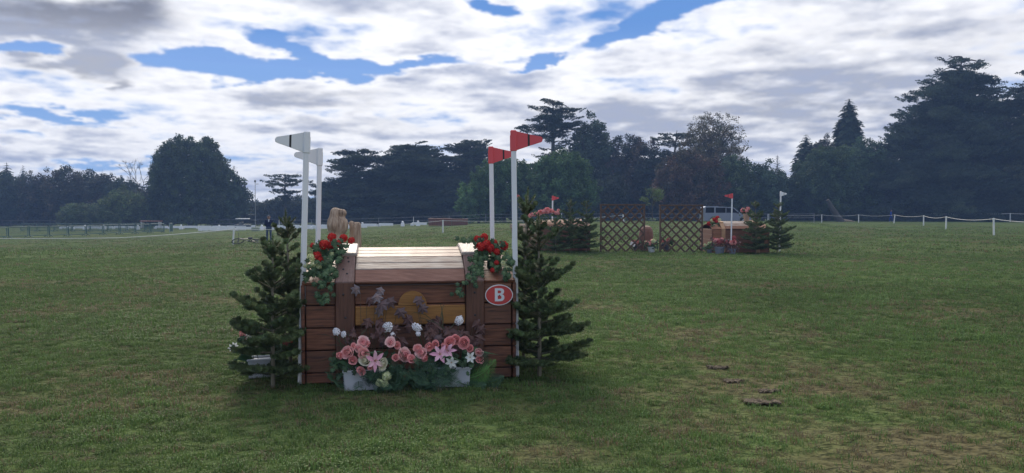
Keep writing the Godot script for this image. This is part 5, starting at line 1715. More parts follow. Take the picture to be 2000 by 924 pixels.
func bicycle() -> void:
	var at := on_ground(-15.656, -47.0)
	var t := thing("bicycle", "dark mountain bike lying on its side near the standing man", "bicycle", at + Vector3(0, 0.10, 0), 0.12)
	var lay := Transform3D(Basis(Vector3.RIGHT, deg_to_rad(70.0)) , Vector3(0, -0.02, 0.0))
	for s in 2:
		var c: Vector3 = [Vector3(-0.60, 0.36, 0), Vector3(0.52, 0.36, 0)][s]
		var wt := Node3D.new()
		wt.name = "wheel"
		t.add_child(wt, true)
		wt.transform = lay * Transform3D(Basis(Vector3.UP, 0.25 if s == 0 else 0.0) * Basis(Vector3.RIGHT, -0.12 if s == 0 else 0.0), c)
		var tp := []
		var tr := []
		for i in 29:
			var a := TAU * i / 28.0
			tp.append(Vector3(cos(a) * 0.335, sin(a) * 0.335, 0))
			tr.append(0.03)
		var g := Geo.new()
		g.tube(tp, tr, 6, false)
		part(wt, "tyre", g.mesh(), M.black)
		var sp := Geo.new()
		for i in 14:
			var a := TAU * i / 14.0
			sp.bar(Vector3.ZERO, Vector3(cos(a) * 0.31, sin(a) * 0.31, 0), 0.004, 0.004, Vector3.BACK)
		sp.tube([Vector3(0, 0, -0.05), Vector3(0, 0, 0.05)], [0.03, 0.03], 8)
		part(wt, "spokes", sp.mesh(), plain(0.12, 0.12, 0.13, 0.4))
	var f := Geo.new()
	var bb := Vector3(0.06, 0.33, 0)
	var seat_t := Vector3(0.17, 0.78, 0)
	var head := Vector3(-0.40, 0.82, 0)
	for q in [[bb, seat_t], [bb, head + Vector3(0.02, -0.1, 0)], [seat_t, head], [bb, Vector3(0.52, 0.36, 0)], [seat_t + Vector3(-0.01, -0.06, 0), Vector3(0.52, 0.36, 0)]]:
		f.tube([q[0], q[1]], [0.022, 0.022], 6)
	part(t, "frame", f.mesh(), plain(0.04, 0.045, 0.06, 0.35), lay)
	var fk := Geo.new()
	fk.tube([head + Vector3(-0.02, 0.05, 0), Vector3(-0.50, 0.62, 0)], [0.024, 0.024], 6)
	for q in [-0.06, 0.06]: fk.tube([Vector3(-0.47, 0.68, q), Vector3(-0.60, 0.36, q)], [0.018, 0.014], 6)
	part(t, "fork", fk.mesh(), plain(0.10, 0.10, 0.11, 0.4), lay)
	var hb := Geo.new()
	hb.tube([head + Vector3(-0.06, 0.10, -0.34), head + Vector3(-0.03, 0.10, 0), head + Vector3(-0.06, 0.10, 0.34)], [0.016, 0.014, 0.016], 6)
	part(t, "handlebar", hb.mesh(), M.black, lay)
	var sd := Geo.new()
	sd.tube([seat_t, seat_t + Vector3(0.04, 0.12, 0)], [0.014, 0.014], 6)
	sd.box(seat_t + Vector3(0.05, 0.14, 0), Vector3(0.26, 0.05, 0.12), 0.02)
	part(t, "saddle", sd.mesh(), M.black, lay)
	var ck := Geo.new()
	ck.lathe([Vector2(0, -0.01), Vector2(0.09, -0.01), Vector2(0.09, 0.01), Vector2(0, 0.01)], 16)
	ck.box(Vector3(0.09, 0.03, 0.0), Vector3(0.18, 0.02, 0.03))
	ck.box(Vector3(-0.09, -0.05, 0.0), Vector3(0.18, 0.02, 0.03))
	part(t, "crank", ck.mesh(), plain(0.08, 0.08, 0.09, 0.4), lay * Transform3D(Basis(Vector3.RIGHT, PI / 2), bb))

func car() -> void:
	var at := on_ground(20.950, -77.0)
	at.y = 0.13
	var t := thing("parked_car", "grey boxy off-road car parked beyond the second trellis panel", "car", at, 0.0)
	var paint := plain(0.15, 0.175, 0.235, 0.35, 0.5)
	paint.clearcoat_enabled = true
	paint.clearcoat_roughness = 0.1
	var glass := plain(0.012, 0.014, 0.02, 0.3, 0.15)
	var g := Geo.new()
	var arch := func(cx: float) -> Array:
		var q := []
		for i in 9:
			var a := PI - PI * i / 8.0
			q.append(Vector2(cx + cos(a) * 0.46, 0.46 + sin(a) * 0.46))
		return q
	var outline := PackedVector2Array([Vector2(-2.38, 0.46)])
	for q in arch.call(-1.42): outline.append(q)
	for q in arch.call(1.46): outline.append(q)
	for q in [Vector2(2.28, 0.46), Vector2(2.40, 0.62), Vector2(2.40, 0.98), Vector2(2.27, 1.09), Vector2(1.18, 1.18), Vector2(-2.40, 1.18), Vector2(-2.43, 0.9)]: outline.append(q)
	g.prism(outline, -0.93, 0.93)
	part(t, "body", g.mesh(), paint)
	var up := Geo.new()
	up.prism(PackedVector2Array([Vector2(-2.38, 1.17), Vector2(1.16, 1.17), Vector2(0.52, 1.72), Vector2(0.25, 1.80), Vector2(-0.9, 1.84), Vector2(-1.1, 1.88), Vector2(-2.22, 1.88), Vector2(-2.36, 1.74)]), -0.80, 0.80)
	part(t, "cabin", up.mesh(), paint)
	for q in [[Vector2(-2.26, 1.24), Vector2(-1.42, 1.24), Vector2(-1.42, 1.76), Vector2(-2.2, 1.76)], [Vector2(-1.26, 1.24), Vector2(-0.32, 1.24), Vector2(-0.32, 1.74), Vector2(-1.26, 1.74)], [Vector2(-0.24, 1.24), Vector2(0.92, 1.24), Vector2(0.42, 1.68), Vector2(-0.24, 1.73)]]:
		for s in [-1.0, 1.0]:
			var w := Geo.new()
			w.prism(PackedVector2Array(q), s * 0.806 - 0.006, s * 0.806 + 0.006)
			part(t, "window", w.mesh(), glass)
	var ws := Geo.new()
	ws.quad(Vector3(1.165, 1.19, 0.76), Vector3(1.165, 1.19, -0.76), Vector3(0.56, 1.715, -0.74), Vector3(0.56, 1.715, 0.74))
	part(t, "windscreen", ws.mesh(), plain(0.25, 0.28, 0.32, 0.1, 0.8))
	for cx in [-1.42, 1.46]:
		for s in [-1.0, 1.0]:
			var wn := Node3D.new()
			wn.name = "wheel"
			t.add_child(wn, true)
			wn.transform = Transform3D(Basis(Vector3.RIGHT, PI / 2), Vector3(cx, 0.38, s * 0.80))
			var ty := Geo.new()
			ty.lathe([Vector2(0.26, -0.13), Vector2(0.36, -0.13), Vector2(0.38, -0.08), Vector2(0.38, 0.08), Vector2(0.36, 0.13), Vector2(0.26, 0.13)], 24)
			part(wn, "tyre", ty.mesh(), M.black)
			var rm := Geo.new()
			rm.lathe([Vector2(0, -0.10), Vector2(0.27, -0.10), Vector2(0.27, 0.10), Vector2(0, 0.10)], 16)
			for k in 6: rm.box(Vector3(cos(TAU * k / 6.0) * 0.14, s * 0.115, sin(TAU * k / 6.0) * 0.14), Vector3(0.24, 0.02, 0.06), 0.0, Basis(Vector3.UP, -TAU * k / 6.0))
			part(wn, "rim", rm.mesh(), plain(0.35, 0.36, 0.38, 0.35))
	for s in [-1.0, 1.0]:
		var hl := Geo.new()
		hl.box(Vector3(2.36, 0.92, s * 0.72), Vector3(0.1, 0.2, 0.3), 0.02)
		part(t, "headlight", hl.mesh(), plain(0.6, 0.62, 0.65, 0.1))
		var mi := Geo.new()
		mi.box(Vector3(0.85, 1.25, s * 0.98), Vector3(0.12, 0.16, 0.16), 0.03)
		part(t, "mirror", mi.mesh(), M.black)
		var hd := Geo.new()
		hd.box(Vector3(0, 1.06, s * 0.94), Vector3(0.2, 0.04, 0.03), 0.01)
		for hx in [-0.42, -1.3]: part(t, "door_handle", hd.mesh(), paint, Transform3D(Basis.IDENTITY, Vector3(hx, 0, 0)))
	var bp := Geo.new()
	bp.box(Vector3(2.38, 0.58, 0), Vector3(0.16, 0.26, 1.8), 0.05)
	part(t, "bumper", bp.mesh(), M.black)

func nth(i: int) -> String:
	return ["first", "second", "third", "fourth", "fifth", "sixth", "seventh", "eighth", "ninth", "tenth", "eleventh", "twelfth", "thirteenth", "fourteenth", "fifteenth", "sixteenth", "seventeenth", "eighteenth"][i]

# ---------------------------------------------------------------- ropes, barriers, boards
func post(label: String, at: Vector3, h: float, lean := Vector3.ZERO) -> Vector3:
	var g := Geo.new()
	g.tube([Vector3(0, -0.1, 0), Vector3(0, h * 0.97, 0) + lean, Vector3(0, h, 0) + lean], [0.056, 0.054, 0.04], 8)
	var o := part(self, numbered("course_post"), g.mesh(), M.post_white, Transform3D(Basis.IDENTITY, at))
	tag(o, label, "post", "white posts that carry the course rope")
	return at + Vector3(0, h - 0.06, 0) + lean

func rope(label: String, pts: Array, sag: float, r := 0.016, mt: Material = M.rope) -> void:
	var p := []
	var rr := []
	for i in pts.size() - 1:
		for k in 8:
			var t := k / 8.0
			p.append(pts[i].lerp(pts[i + 1], t) - Vector3(0, sag * 4.0 * t * (1.0 - t), 0))
			rr.append(r)
	p.append(pts[-1])
	rr.append(r)
	var g := Geo.new()
	g.tube(p, rr, 5, false)
	var o := part(self, numbered("rope"), g.mesh(), mt)
	tag(o, label, "rope", "ropes round the course")

func ropes() -> void:
	var a := [on_ground(30.295, -43.0), on_ground(30.584, -50.0), on_ground(35.792, -65.0), on_ground(43.332, -83.0), on_ground(48.442, -100.0), on_ground(45.719, -104.0), on_ground(42.429, -108.0), on_ground(36.364, -112.0)]
	var names_a := ["white rope post beyond the frame edge, nearest to the big cedars", "tallest white rope post in front of the far cedar", "white rope post second from the tallest one", "white rope post third from the tallest one", "leaning white rope post beside the walker in blue", "white rope post just right of the leaning trunk", "white rope post just left of the leaning trunk", "white rope post behind the firs of the second fence"]
	var tops := []
	for i in a.size(): tops.append(post(names_a[i], a[i], 1.1, Vector3(0.12, 0, 0) if i == 4 else Vector3(-0.04, 0, 0) if i == 1 else Vector3.ZERO))
	rope("white rope sagging along the posts below the cedars", tops, 0.16, 0.016)
	var tops2 := []
	for i in 5:
		var px: float = [61.792, 64.364, 68.655, 70.764, 75.026][i]
		var z: float = [-122.0, -120.0, -118.0, -112.0, -106.0][i]
		tops2.append(post(["faint far rope post just left of the third white post", "faint far rope post under the middle of the big cedar", "faint far rope post between the big cedars", "faint far rope post under the far right cedar", "faint far rope post outside the frame edge"][i], on_ground(px, z), 1.25))
	rope("faint second rope close under the big cedars", tops2, 0.08, 0.026)
	# near rope on the left
	var p1 := on_ground(-16.841, -47.5)
	var p2 := on_ground(-5.260, -60.0)
	var p3 := on_ground(9.386, -66.0)
	var l1 := post("short white post leaning beside the lying bicycle", p1, 0.98, Vector3(0.09, 0, 0))
	var l2 := post("slim white post alone on the grass beyond the chest lid", p2, 0.98)
	var l3 := post("leaning white stick seen through the first trellis panel", p3, 0.75, Vector3(-0.1, 0, 0))
	var far := on_ground(-28.000, -56.0)
	var far2 := on_ground(-44.591, -63.0)
	rope("white rope low over the grass past the bicycle", [far2 + Vector3(0, 0.5, 0), far + Vector3(0, 0.42, 0), l1], 0.05, 0.026)
	rope("thin white rope running behind the chest jump", [l1, l2, l3], 0.22, 0.014)
	# two-line fence in front of the trees
	var row := []
	var row2 := []
	for i in 15:
		var x: float = lerpf(-33.091, 36.013, i / 14.0)
		var z: float = lerpf(-112.0, -94.0, i / 14.0)
		var q := on_ground(x, z)
		var g := Geo.new()
		g.tube([Vector3(0, -0.1, 0), Vector3(0, 1.25, 0)], [0.04, 0.04], 6)
		var o := part(self, numbered("fence_post"), g.mesh(), M.post_white if i % 4 == 0 else M.line_far, Transform3D(Basis.IDENTITY, q))
		tag(o, nth(i) + " thin post of the two-line fence before the trees, counting from the mast", "post", "posts of the two-line fence")
		row.append(q + Vector3(0, 1.2, 0))
		row2.append(q + Vector3(0, 0.75, 0))
	rope("upper line of the far fence before the trees", row, 0.03, 0.02, M.line_far)
	rope("lower line of the far fence before the trees", row2, 0.03, 0.02, M.line_far)

func barrier_row(from: Vector3, to: Vector3, n: int, labels: Array, group: String) -> void:
	var steel := plain(0.05, 0.11, 0.10, 0.6)
	for i in n:
		var a := on_ground(lerpf(from.x, to.x, i / float(n)), lerpf(from.z, to.z, i / float(n)))
		var b := on_ground(lerpf(from.x, to.x, (i + 0.97) / n), lerpf(from.z, to.z, (i + 0.97) / n))
		var w := (b - a).length()
		var t := thing("crowd_barrier", nth(i) + labels[0], "barrier", a, atan2(-(b.z - a.z), b.x - a.x), group)
		var f := Geo.new()
		f.tube([Vector3(0.05, 0.2, 0), Vector3(0.05, 1.02, 0), Vector3(0.12, 1.1, 0), Vector3(w - 0.12, 1.1, 0), Vector3(w - 0.05, 1.02, 0), Vector3(w - 0.05, 0.2, 0), Vector3(0.05, 0.2, 0)], [0.05, 0.05, 0.042, 0.042, 0.05, 0.05, 0.042], 6)
		part(t, "frame", f.mesh(), steel)
		var b2 := Geo.new()
		for k in 17: b2.tube([Vector3(w * (k + 1.0) / 18.0, 0.2, 0), Vector3(w * (k + 1.0) / 18.0, 1.1, 0)], [0.013, 0.013], 4, false)
		part(t, "bars", b2.mesh(), steel).set_meta("kind", "stuff")
		for s in [0.25, w - 0.25]:
			var ft := Geo.new()
			ft.tube([Vector3(s, 0.015, -0.28), Vector3(s, 0.2, 0), Vector3(s, 0.015, 0.28)], [0.04, 0.04, 0.04], 5)
			part(t, "foot", ft.mesh(), steel)

func arena() -> void:
	barrier_row(Vector3(-50.767, -1.313, -76), Vector3(-42.718, -0.956, -97), 10, [" green crowd barrier of the near row, counting from the frame edge"], "near row of crowd barriers")
	barrier_row(Vector3(-69.843, -1.554, -112), Vector3(-45.799, -0.998, -104), 8, [" green crowd barrier of the fainter far row, counting from the frame edge"], "far row of crowd barriers")
	# a solid panel turned end on at the corner
	var e := on_ground(-41.084, -95.0)
	var t := thing("barrier_panel", "dark green solid panel turned end on at the barrier corner", "barrier", e, deg_to_rad(-76.0))
	var g := Geo.new()
	g.box(Vector3(0, 0.62, 0), Vector3(2.1, 0.9, 0.03), 0.005)
	part(t, "panel", g.mesh(), plain(0.03, 0.085, 0.075, 0.5))
	var fr := Geo.new()
	fr.tube([Vector3(-1.08, 0.0, 0), Vector3(-1.08, 1.15, 0), Vector3(1.08, 1.15, 0), Vector3(1.08, 0, 0)], [0.03, 0.03, 0.03, 0.03], 6)
	part(t, "frame", fr.mesh(), plain(0.22, 0.30, 0.30, 0.5))
	# white arena boards, each standing on two feet, and lettered marker boxes
	var white := plain(0.74, 0.75, 0.76, 0.5)
	var proto_b := Geo.new()
	proto_b.box(Vector3(1.2, 0.30, 0), Vector3(2.36, 0.36, 0.03), 0.01)
	var foot := Geo.new()
	foot.box(Vector3(0, 0.16, 0), Vector3(0.42, 0.34, 0.30), 0.04)
	var bm := proto_b.mesh()
	var fm := foot.mesh()
	var rows := [[Vector3(-73.313, -0.743, -128), Vector3(-33.713, -0.261, -118), " low white arena board of the row behind the crowd barriers, counting rightwards", "far row of arena boards"], [Vector3(-41.2, -0.593, -104), Vector3(-18.183, -0.252, -100), " low white arena board of the row beside the man, counting rightwards", "near row of arena boards"], [Vector3(-33.713, -0.261, -118), Vector3(-11.361, -0.112, -108), " low white arena board of the row ending at the brown box, counting rightwards", "arena boards towards the brown box"]]
	for r in rows:
		var d: Vector3 = r[1] - r[0]
		d.y = 0.0
		var n := int(d.length() / 2.45)
		var laid := 0
		for i in n:
			if (i * 7 + n) % 8 == 2: continue   # gaps where boards are missing
			var q: Vector3 = r[0] + d * (i / float(n))
			laid += 1
			var b := thing("arena_board", nth(laid - 1) + r[2], "arena board", on_ground(q.x, q.z), atan2(-d.z, d.x), r[3])
			part(b, "board", bm, white)
			part(b, "foot", fm, white, Transform3D(Basis.IDENTITY, Vector3(0.02, 0, 0)))
	# white picket panels
	for i in 5:
		var q := on_ground(lerpf(-40.270, -34.235, i / 5.0), -101.5 - 0.3 * (i % 2))
		var b := thing("picket_panel", nth(i) + " white picket panel left of the mast, counting towards it", "fence panel", q, 0.0, "white picket panels by the mast")
		var pk := Geo.new()
		for k in 9: pk.box(Vector3(0.06 + 0.13 * k, 0.36, 0), Vector3(0.06, 0.6, 0.025), 0.004)
		part(b, "pickets", pk.mesh(), white).set_meta("kind", "stuff")
		for y in [0.14, 0.56]:
			var rl := Geo.new()
			rl.box(Vector3(0.58, y, -0.025), Vector3(1.16, 0.06, 0.025), 0.004)
			part(b, "rail", rl.mesh(), white)
	var marks := [Vector3(-67.287, -0.366, -125), Vector3(-63.771, -0.431, -124), Vector3(-57.512, -0.321, -122), Vector3(-50.024, -0.291, -120), Vector3(-41.309, -0.245, -112), Vector3(-32.44, -0.305, -103), Vector3(-20.713, 0.001, -110), Vector3(-14.867, -0.042, -108), Vector3(-12.645, 0.042, -107)]
	var seen := 0
	for m: Vector3 in marks:
		seen += 1
		var b := thing("letter_marker", nth(seen - 1) + " white box marker along the arena boards, counting rightwards", "marker", on_ground(m.x, m.z + 0.8), 0.0, "white markers along the arena")
		var bx := Geo.new()
		var lo := [Vector3(-0.26, 0, 0.2), Vector3(0.26, 0, 0.2), Vector3(0.26, 0, -0.2), Vector3(-0.26, 0, -0.2)]
		var hi := [Vector3(-0.2, 0.5, 0.15), Vector3(0.2, 0.5, 0.15), Vector3(0.2, 0.5, -0.15), Vector3(-0.2, 0.5, -0.15)]
		for k in 4: bx.quad(lo[k], lo[(k + 1) % 4], hi[(k + 1) % 4], hi[k])
		bx.quad(hi[0], hi[1], hi[2], hi[3])
		part(b, "box", bx.mesh(), white)
		var fl := Geo.new()
		fl.lathe([Vector2(0.0, 0.48), Vector2(0.12, 0.48), Vector2(0.15, 0.6), Vector2(0.08, 0.7), Vector2(0, 0.72)], 10)
		part(b, "cap", fl.mesh(), white)
	# dark post-and-rail fence in front of the wood
	var pf := thing("rail_fence", "long dark post and rail fence in front of the left wood", "fence", Vector3.ZERO)
	var dk := plain(0.055, 0.055, 0.058, 0.85)
	var fa := Vector3(-110.071, -1.129, -150)
	var fb := Vector3(-39.994, -0.044, -140)
	var n := 26
	var prev := Vector3.ZERO
	for i in n + 1:
		var q := on_ground(lerpf(fa.x, fb.x, i / float(n)), lerpf(fa.z, fb.z, i / float(n)))
		var pg := Geo.new()
		pg.box(Vector3(0, 0.65, 0), Vector3(0.14, 1.4, 0.14), 0.02)
		part(pf, "post", pg.mesh(), dk, Transform3D(Basis.IDENTITY, q))
		if i > 0:
			for y in [0.55, 1.2]:
				var rg := Geo.new()
				rg.bar(prev + Vector3(0, y, 0.08), q + Vector3(0, y, 0.08), 0.05, 0.16)
				part(pf, "rail", rg.mesh(), dk)
		prev = q
	# mast, buggy roof, rail jump, wooden box jump
	var ma := thing("mast", "tall thin grey mast with small lamp behind the bicycle", "mast", on_ground(-31.882, -98.0))
	var mg := Geo.new()
	mg.tube([Vector3(0, -0.1, 0), Vector3(0, 6.1, 0)], [0.05, 0.03], 8)
	part(ma, "pole", mg.mesh(), plain(0.22, 0.23, 0.24, 0.6))
	var mh := Geo.new()
	mh.box(Vector3(0, 6.2, 0), Vector3(0.2, 0.28, 0.2), 0.03)
	mh.box(Vector3(0.25, 5.85, 0), Vector3(0.4, 0.06, 0.06), 0.01)
	part(ma, "lamp", mh.mesh(), plain(0.16, 0.17, 0.18, 0.6))
	var mb := Geo.new()
	mb.box(Vector3(0, 0.25, 0), Vector3(0.9, 0.5, 0.6), 0.05)
	part(ma, "base", mb.mesh(), plain(0.25, 0.28, 0.2, 0.8))
	var bu := thing("golf_buggy", "white-roofed buggy parked behind the picket panels", "buggy", on_ground(-38.255, -112.0), 0.1)
	var bgm := Geo.new()
	bgm.box(Vector3(0, 1.5, 0), Vector3(1.75, 0.12, 1.2), 0.04)
	part(bu, "roof", bgm.mesh(), white)
	var bb := Geo.new()
	bb.box(Vector3(0, 0.5, 0), Vector3(2.1, 0.45, 1.1), 0.08)
	bb.box(Vector3(-0.2, 0.85, 0), Vector3(0.5, 0.4, 1.0), 0.05)
	part(bu, "body", bb.mesh(), plain(0.10, 0.11, 0.12, 0.5))
	for x in [-0.8, 0.8]:
		for z in [-0.5, 0.5]:
			var pp := Geo.new()
			pp.tube([Vector3(x, 0.6, z), Vector3(x * 0.95, 1.46, z)], [0.02, 0.02], 5)
			part(bu, "strut", pp.mesh(), M.black)
			var wh := Geo.new()
			wh.lathe([Vector2(0, -0.08), Vector2(0.22, -0.08), Vector2(0.22, 0.08), Vector2(0, 0.08)], 14)
			part(bu, "wheel", wh.mesh(), M.black, Transform3D(Basis(Vector3.RIGHT, PI / 2), Vector3(x, 0.22, z)))
	var rj := thing("rail_jump", "low rail jump with red brown top board on pale legs", "jump", on_ground(-60.429, -132.0), -0.1)
	var tg := Geo.new()
	tg.box(Vector3(0, 1.15, 0), Vector3(3.6, 0.2, 0.9), 0.03)
	part(rj, "top_board", tg.mesh(), M.red_brown)
	for s in [-1.0, 1.0]:
		var lg := Geo.new()
		lg.box(Vector3(s * 1.55, 0.52, 0), Vector3(0.25, 1.06, 0.7), 0.02)
		part(rj, "leg", lg.mesh(), plain(0.5, 0.5, 0.5, 0.7))
	var bj := thing("box_jump", "long low brown plank box at the end of the arena boards", "jump", on_ground(-7.891, -98.0), 0.05)
	for s in 2:
		var wd: float = [2.8, 2.0][s]
		var cx: float = [-1.05, 1.4][s]
		for k in 5:
			var pg := Geo.new()
			pg.box(Vector3(cx, 0.09 + 0.17 * k, 0), Vector3(wd, 0.155, 1.2), 0.012)
			part(bj, "plank", pg.mesh(), M.brown_b if s == 0 else M.brown_a)
	var cp := Geo.new()
	cp.box(Vector3(-1.05, 0.89, 0), Vector3(2.95, 0.05, 1.3), 0.012)
	part(bj, "top_board", cp.mesh(), M.red_brown)

# ---------------------------------------------------------------- the park trees
func trees() -> void:
	var pos := func(px_x: float, d: float) -> Vector3: return on_ground(px_x, -d)
	var wood_g := "dark trees of the left wood"
	var dull := Color(0.034, 0.042, 0.028)
	var dull2 := Color(0.052, 0.046, 0.032)
	spire("narrow spruce standing highest above the left edge of the wood", pos.call(-110.013, 172.0), 12.45 + 1.4, 9.5, {"seed": 101})
	spire("narrow spruce second from the frame edge above the wood", pos.call(-108.914, 176.0), 11.90 + 1.4, 9.0, {"seed": 102})
	var ws := [[-150, 342, 90, 165, "dark tree of the wood outside the frame"], [-70, 340, 90, 160, "dark tree of the wood just outside the frame"], [5, 345, 90, 160, "dark tree below the two narrow spruces"], [72, 344, 85, 162, "dark brownish tree between the spruces and the domed tree"], [170, 338, 70, 165, "dark tree just beyond the domed one"], [205, 345, 75, 160, "dull tree in the middle of the left wood"], [243, 352, 70, 158, "low dull tree below the leafless one"], [285, 372, 80, 156, "low dark tree at the foot of the great lime"]]
	for i in ws.size():
		var w: Array = ws[i]
		var d: float = w[3]
		var x: float = (w[0] - 1000.0) / 1540.0 * d
		broadleaf(w[4], pos.call(x, d), (413.0 - w[1]) / 1540.0 * d + 2.9, w[2] / 1540.0 * d, {"seed": 110 + i, "color": dull, "color2": dull2 if i % 2 else Color(0.03, 0.045, 0.03), "skirt": 0.02, "group": wood_g, "clump": 1.5, "holes": 0.55, "dense": 3.2})
	broadleaf("domed dark tree with see-through crown top in the left wood", pos.call(-89.773, 158.0), 10.32 + 1.3, 7.39, {"seed": 120, "color": dull, "color2": dull2, "skirt": 0.1, "holes": 0.25, "group": wood_g})
	broadleaf("rounded olive bush tree at the front of the left wood", pos.call(-69.091, 140.0), 5.23 + 1.4, 7.73, {"seed": 121, "color": Color(0.05, 0.066, 0.03), "skirt": 0.0, "holes": 0.7, "group": wood_g, "clump": 1.1})
	broadleaf("small olive bush tree near the barrier rows", pos.call(-77.639, 142.0), 2.88 + 1.4, 7.38, {"seed": 122, "color": Color(0.045, 0.06, 0.03), "skirt": 0.0, "holes": 0.7, "group": wood_g, "clump": 1.1})
	bare_tree("leafless pale tree beside the great lime", pos.call(-75.844, 160.0), 12.0, {"seed": 123, "leafy": 0.1, "stem": 0.42})
	bare_tree("thin leafless tree above the middle of the left wood", pos.call(-85.221, 170.0), 11.0, {"seed": 124, "leafy": 0.1, "stem": 0.4})
	spire("ragged dark spruce between leafless tree and lime", pos.call(-72.229, 158.0), 11.76 + 1.3, 5.5, {"seed": 125, "dense": 5.0})
	broadleaf("great round-topped lime tree, tallest of the left trees", pos.call(-59.538, 146.0), 15.25 + 1.2, 13.46, {"seed": 126, "color": Color(0.030, 0.044, 0.026), "color2": Color(0.042, 0.060, 0.026), "skirt": 0.0, "holes": 0.42, "dense": 4.4, "clump": 1.25, "name": "lime_tree", "limbs": 14, "dome": true})
	broadleaf("darker broad tree leaning on the lime, lower shoulder", pos.call(-54.740, 150.0), 9.10 + 1.2, 8.96, {"seed": 127, "color": Color(0.030, 0.045, 0.028), "skirt": 0.0, "holes": 0.5, "dense": 3.4})
	spire("ragged conifer tip rising just right of the lime", pos.call(-54.904, 156.0), 10.72 + 1.2, 7.5, {"seed": 128, "rise": 0.25, "dense": 5.0})
	var ms := [[505, 394, 70, 168, "low dark tree behind the mast"], [545, 386, 75, 166, "low dark tree below the flat-topped cedar"], [592, 380, 80, 164, "low dark tree behind the near white flag post"], [632, 384, 60, 160, "low dark tree behind the rear white flag post"], [700, 352, 130, 156, "dark bushy tree at the foot of the first cedar"], [770, 345, 130, 156, "dark bushy tree at the foot of the middle cedars"], [875, 350, 130, 154, "dark bushy tree left of the light green pair"], [1190, 355, 80, 130, "dark bushy tree behind the first trellis panel"]]
	for i in ms.size():
		var w: Array = ms[i]
		var d: float = w[3]
		broadleaf(w[4], pos.call((w[0] - 1000.0) / 1540.0 * d, d), (413.0 - w[1]) / 1540.0 * d + 2.3, w[2] / 1540.0 * d, {"seed": 130 + i, "color": Color(0.028, 0.038, 0.026), "color2": Color(0.04, 0.046, 0.03), "skirt": 0.0, "holes": 0.7, "group": "dark low trees below the cedars", "dense": 3.0, "clump": 1.3})
	# the cedars in the middle
	cedar("small flat-topped cedar with bare trunk left of the white flags", pos.call(-43.149, 150.0), 9.19 + 0.9, 7.21, [0.0, 0.0, 0.0, 0.0, 0.25, 0.5, 0.85, 1.0, 0.75], {"seed": 141, "tiers": 13, "dense": 0.9})
	cedar("spreading cedar nearest to the rear white flag", pos.call(-27.847, 142.0), 13.49 + 0.6, 15.21, [0.8, 0.95, 1.0, 0.97, 0.9, 0.8, 0.6, 0.65, 0.45], {"seed": 142, "tiers": 18, "dense": 1.3, "droop": 0.2})
	cedar("broad cedar with open crown between the flags", pos.call(-16.644, 144.0), 14.40 + 0.5, 17.30, [0.8, 0.95, 1.0, 1.0, 0.97, 0.95, 0.9, 0.8, 0.55], {"seed": 143, "tiers": 18, "dense": 1.3, "droop": 0.2, "lean": Vector3(-1.0, 0, 0)})
	cedar("cedar with tilted flat top behind the rear red flag", pos.call(-9.130, 148.0), 15.24 + 0.5, 13.45, [0.8, 0.95, 1.0, 1.0, 0.95, 0.85, 0.7, 0.75, 0.5], {"seed": 144, "tiers": 18, "dense": 1.3, "droop": 0.2, "lean": Vector3(1.6, 0, 0)})
	cedar("tall dark cedar with layered head behind the near red flag", pos.call(7.169, 138.0), 21.21 + 0.2, 13.44, [0.9, 1.0, 1.0, 0.95, 0.9, 0.85, 0.55, 0.30, 0.62, 0.80, 0.72, 0.35], {"seed": 145, "tiers": 19})
	broadleaf("dark upright tree next to the tall layered cedar", pos.call(13.818, 140.0), 17.23 + 0.1, 10.45, {"seed": 146, "color": Color(0.032, 0.050, 0.034), "color2": Color(0.045, 0.062, 0.038), "skirt": 0.05, "holes": 0.35, "dense": 3.2, "point": 0.15})
	spire("thin wispy conifer in the gap right of the tall cedar", pos.call(19.302, 145.0), 14.40, 5.0, {"seed": 147, "dense": 4.0, "rise": 0.2, "color": Color(0.035, 0.05, 0.038)})
	broadleaf("light green rounded tree behind the near red flag pole", pos.call(-1.091, 112.0), 8.99, 9.09, {"seed": 148, "color": Color(0.050, 0.088, 0.032), "color2": Color(0.040, 0.070, 0.028), "skirt": 0.04, "holes": 0.5, "dense": 4.0, "clump": 1.05, "group": "light green trees before the cedars"})
	broadleaf("light green rounded tree behind the coral swag and small flag", pos.call(6.873, 108.0), 9.42, 9.12, {"seed": 149, "color": Color(0.052, 0.092, 0.032), "color2": Color(0.038, 0.066, 0.028), "skirt": 0.04, "holes": 0.5, "dense": 4.0, "clump": 1.05, "group": "light green trees before the cedars"})
	broadleaf("low light green tree below the rear red flag", pos.call(-4.727, 112.0), 5.94, 5.82, {"seed": 150, "color": Color(0.046, 0.080, 0.032), "skirt": 0.06, "holes": 0.5, "dense": 3.6, "clump": 0.95, "group": "light green trees before the cedars"})
	broadleaf("dark thin-topped tree left of the wide cedar", pos.call(21.327, 138.0), 14.31, 9.86, {"seed": 151, "color": Color(0.036, 0.042, 0.030), "color2": Color(0.062, 0.050, 0.036), "skirt": 0.0, "holes": 0.3, "dense": 3.2})
	cedar("wide dark cedar beside the autumn tree", pos.call(26.539, 134.0), 15.68, 10.44, [0.9, 1.0, 1.0, 0.97, 0.95, 0.9, 0.8, 0.65, 0.55], {"seed": 152, "tiers": 16, "lean": Vector3(1.4, 0, 0)})
	broadleaf("tall sparse autumn tree with yellow brown top", pos.call(32.249, 128.0), 16.88, 10.39, {"seed": 153, "color": Color(0.085, 0.070, 0.040), "color2": Color(0.060, 0.062, 0.036), "skirt": 0.15, "holes": 0.2, "dense": 4.2, "clump": 1.05, "mesh": M.clump_b, "limbs": 22})
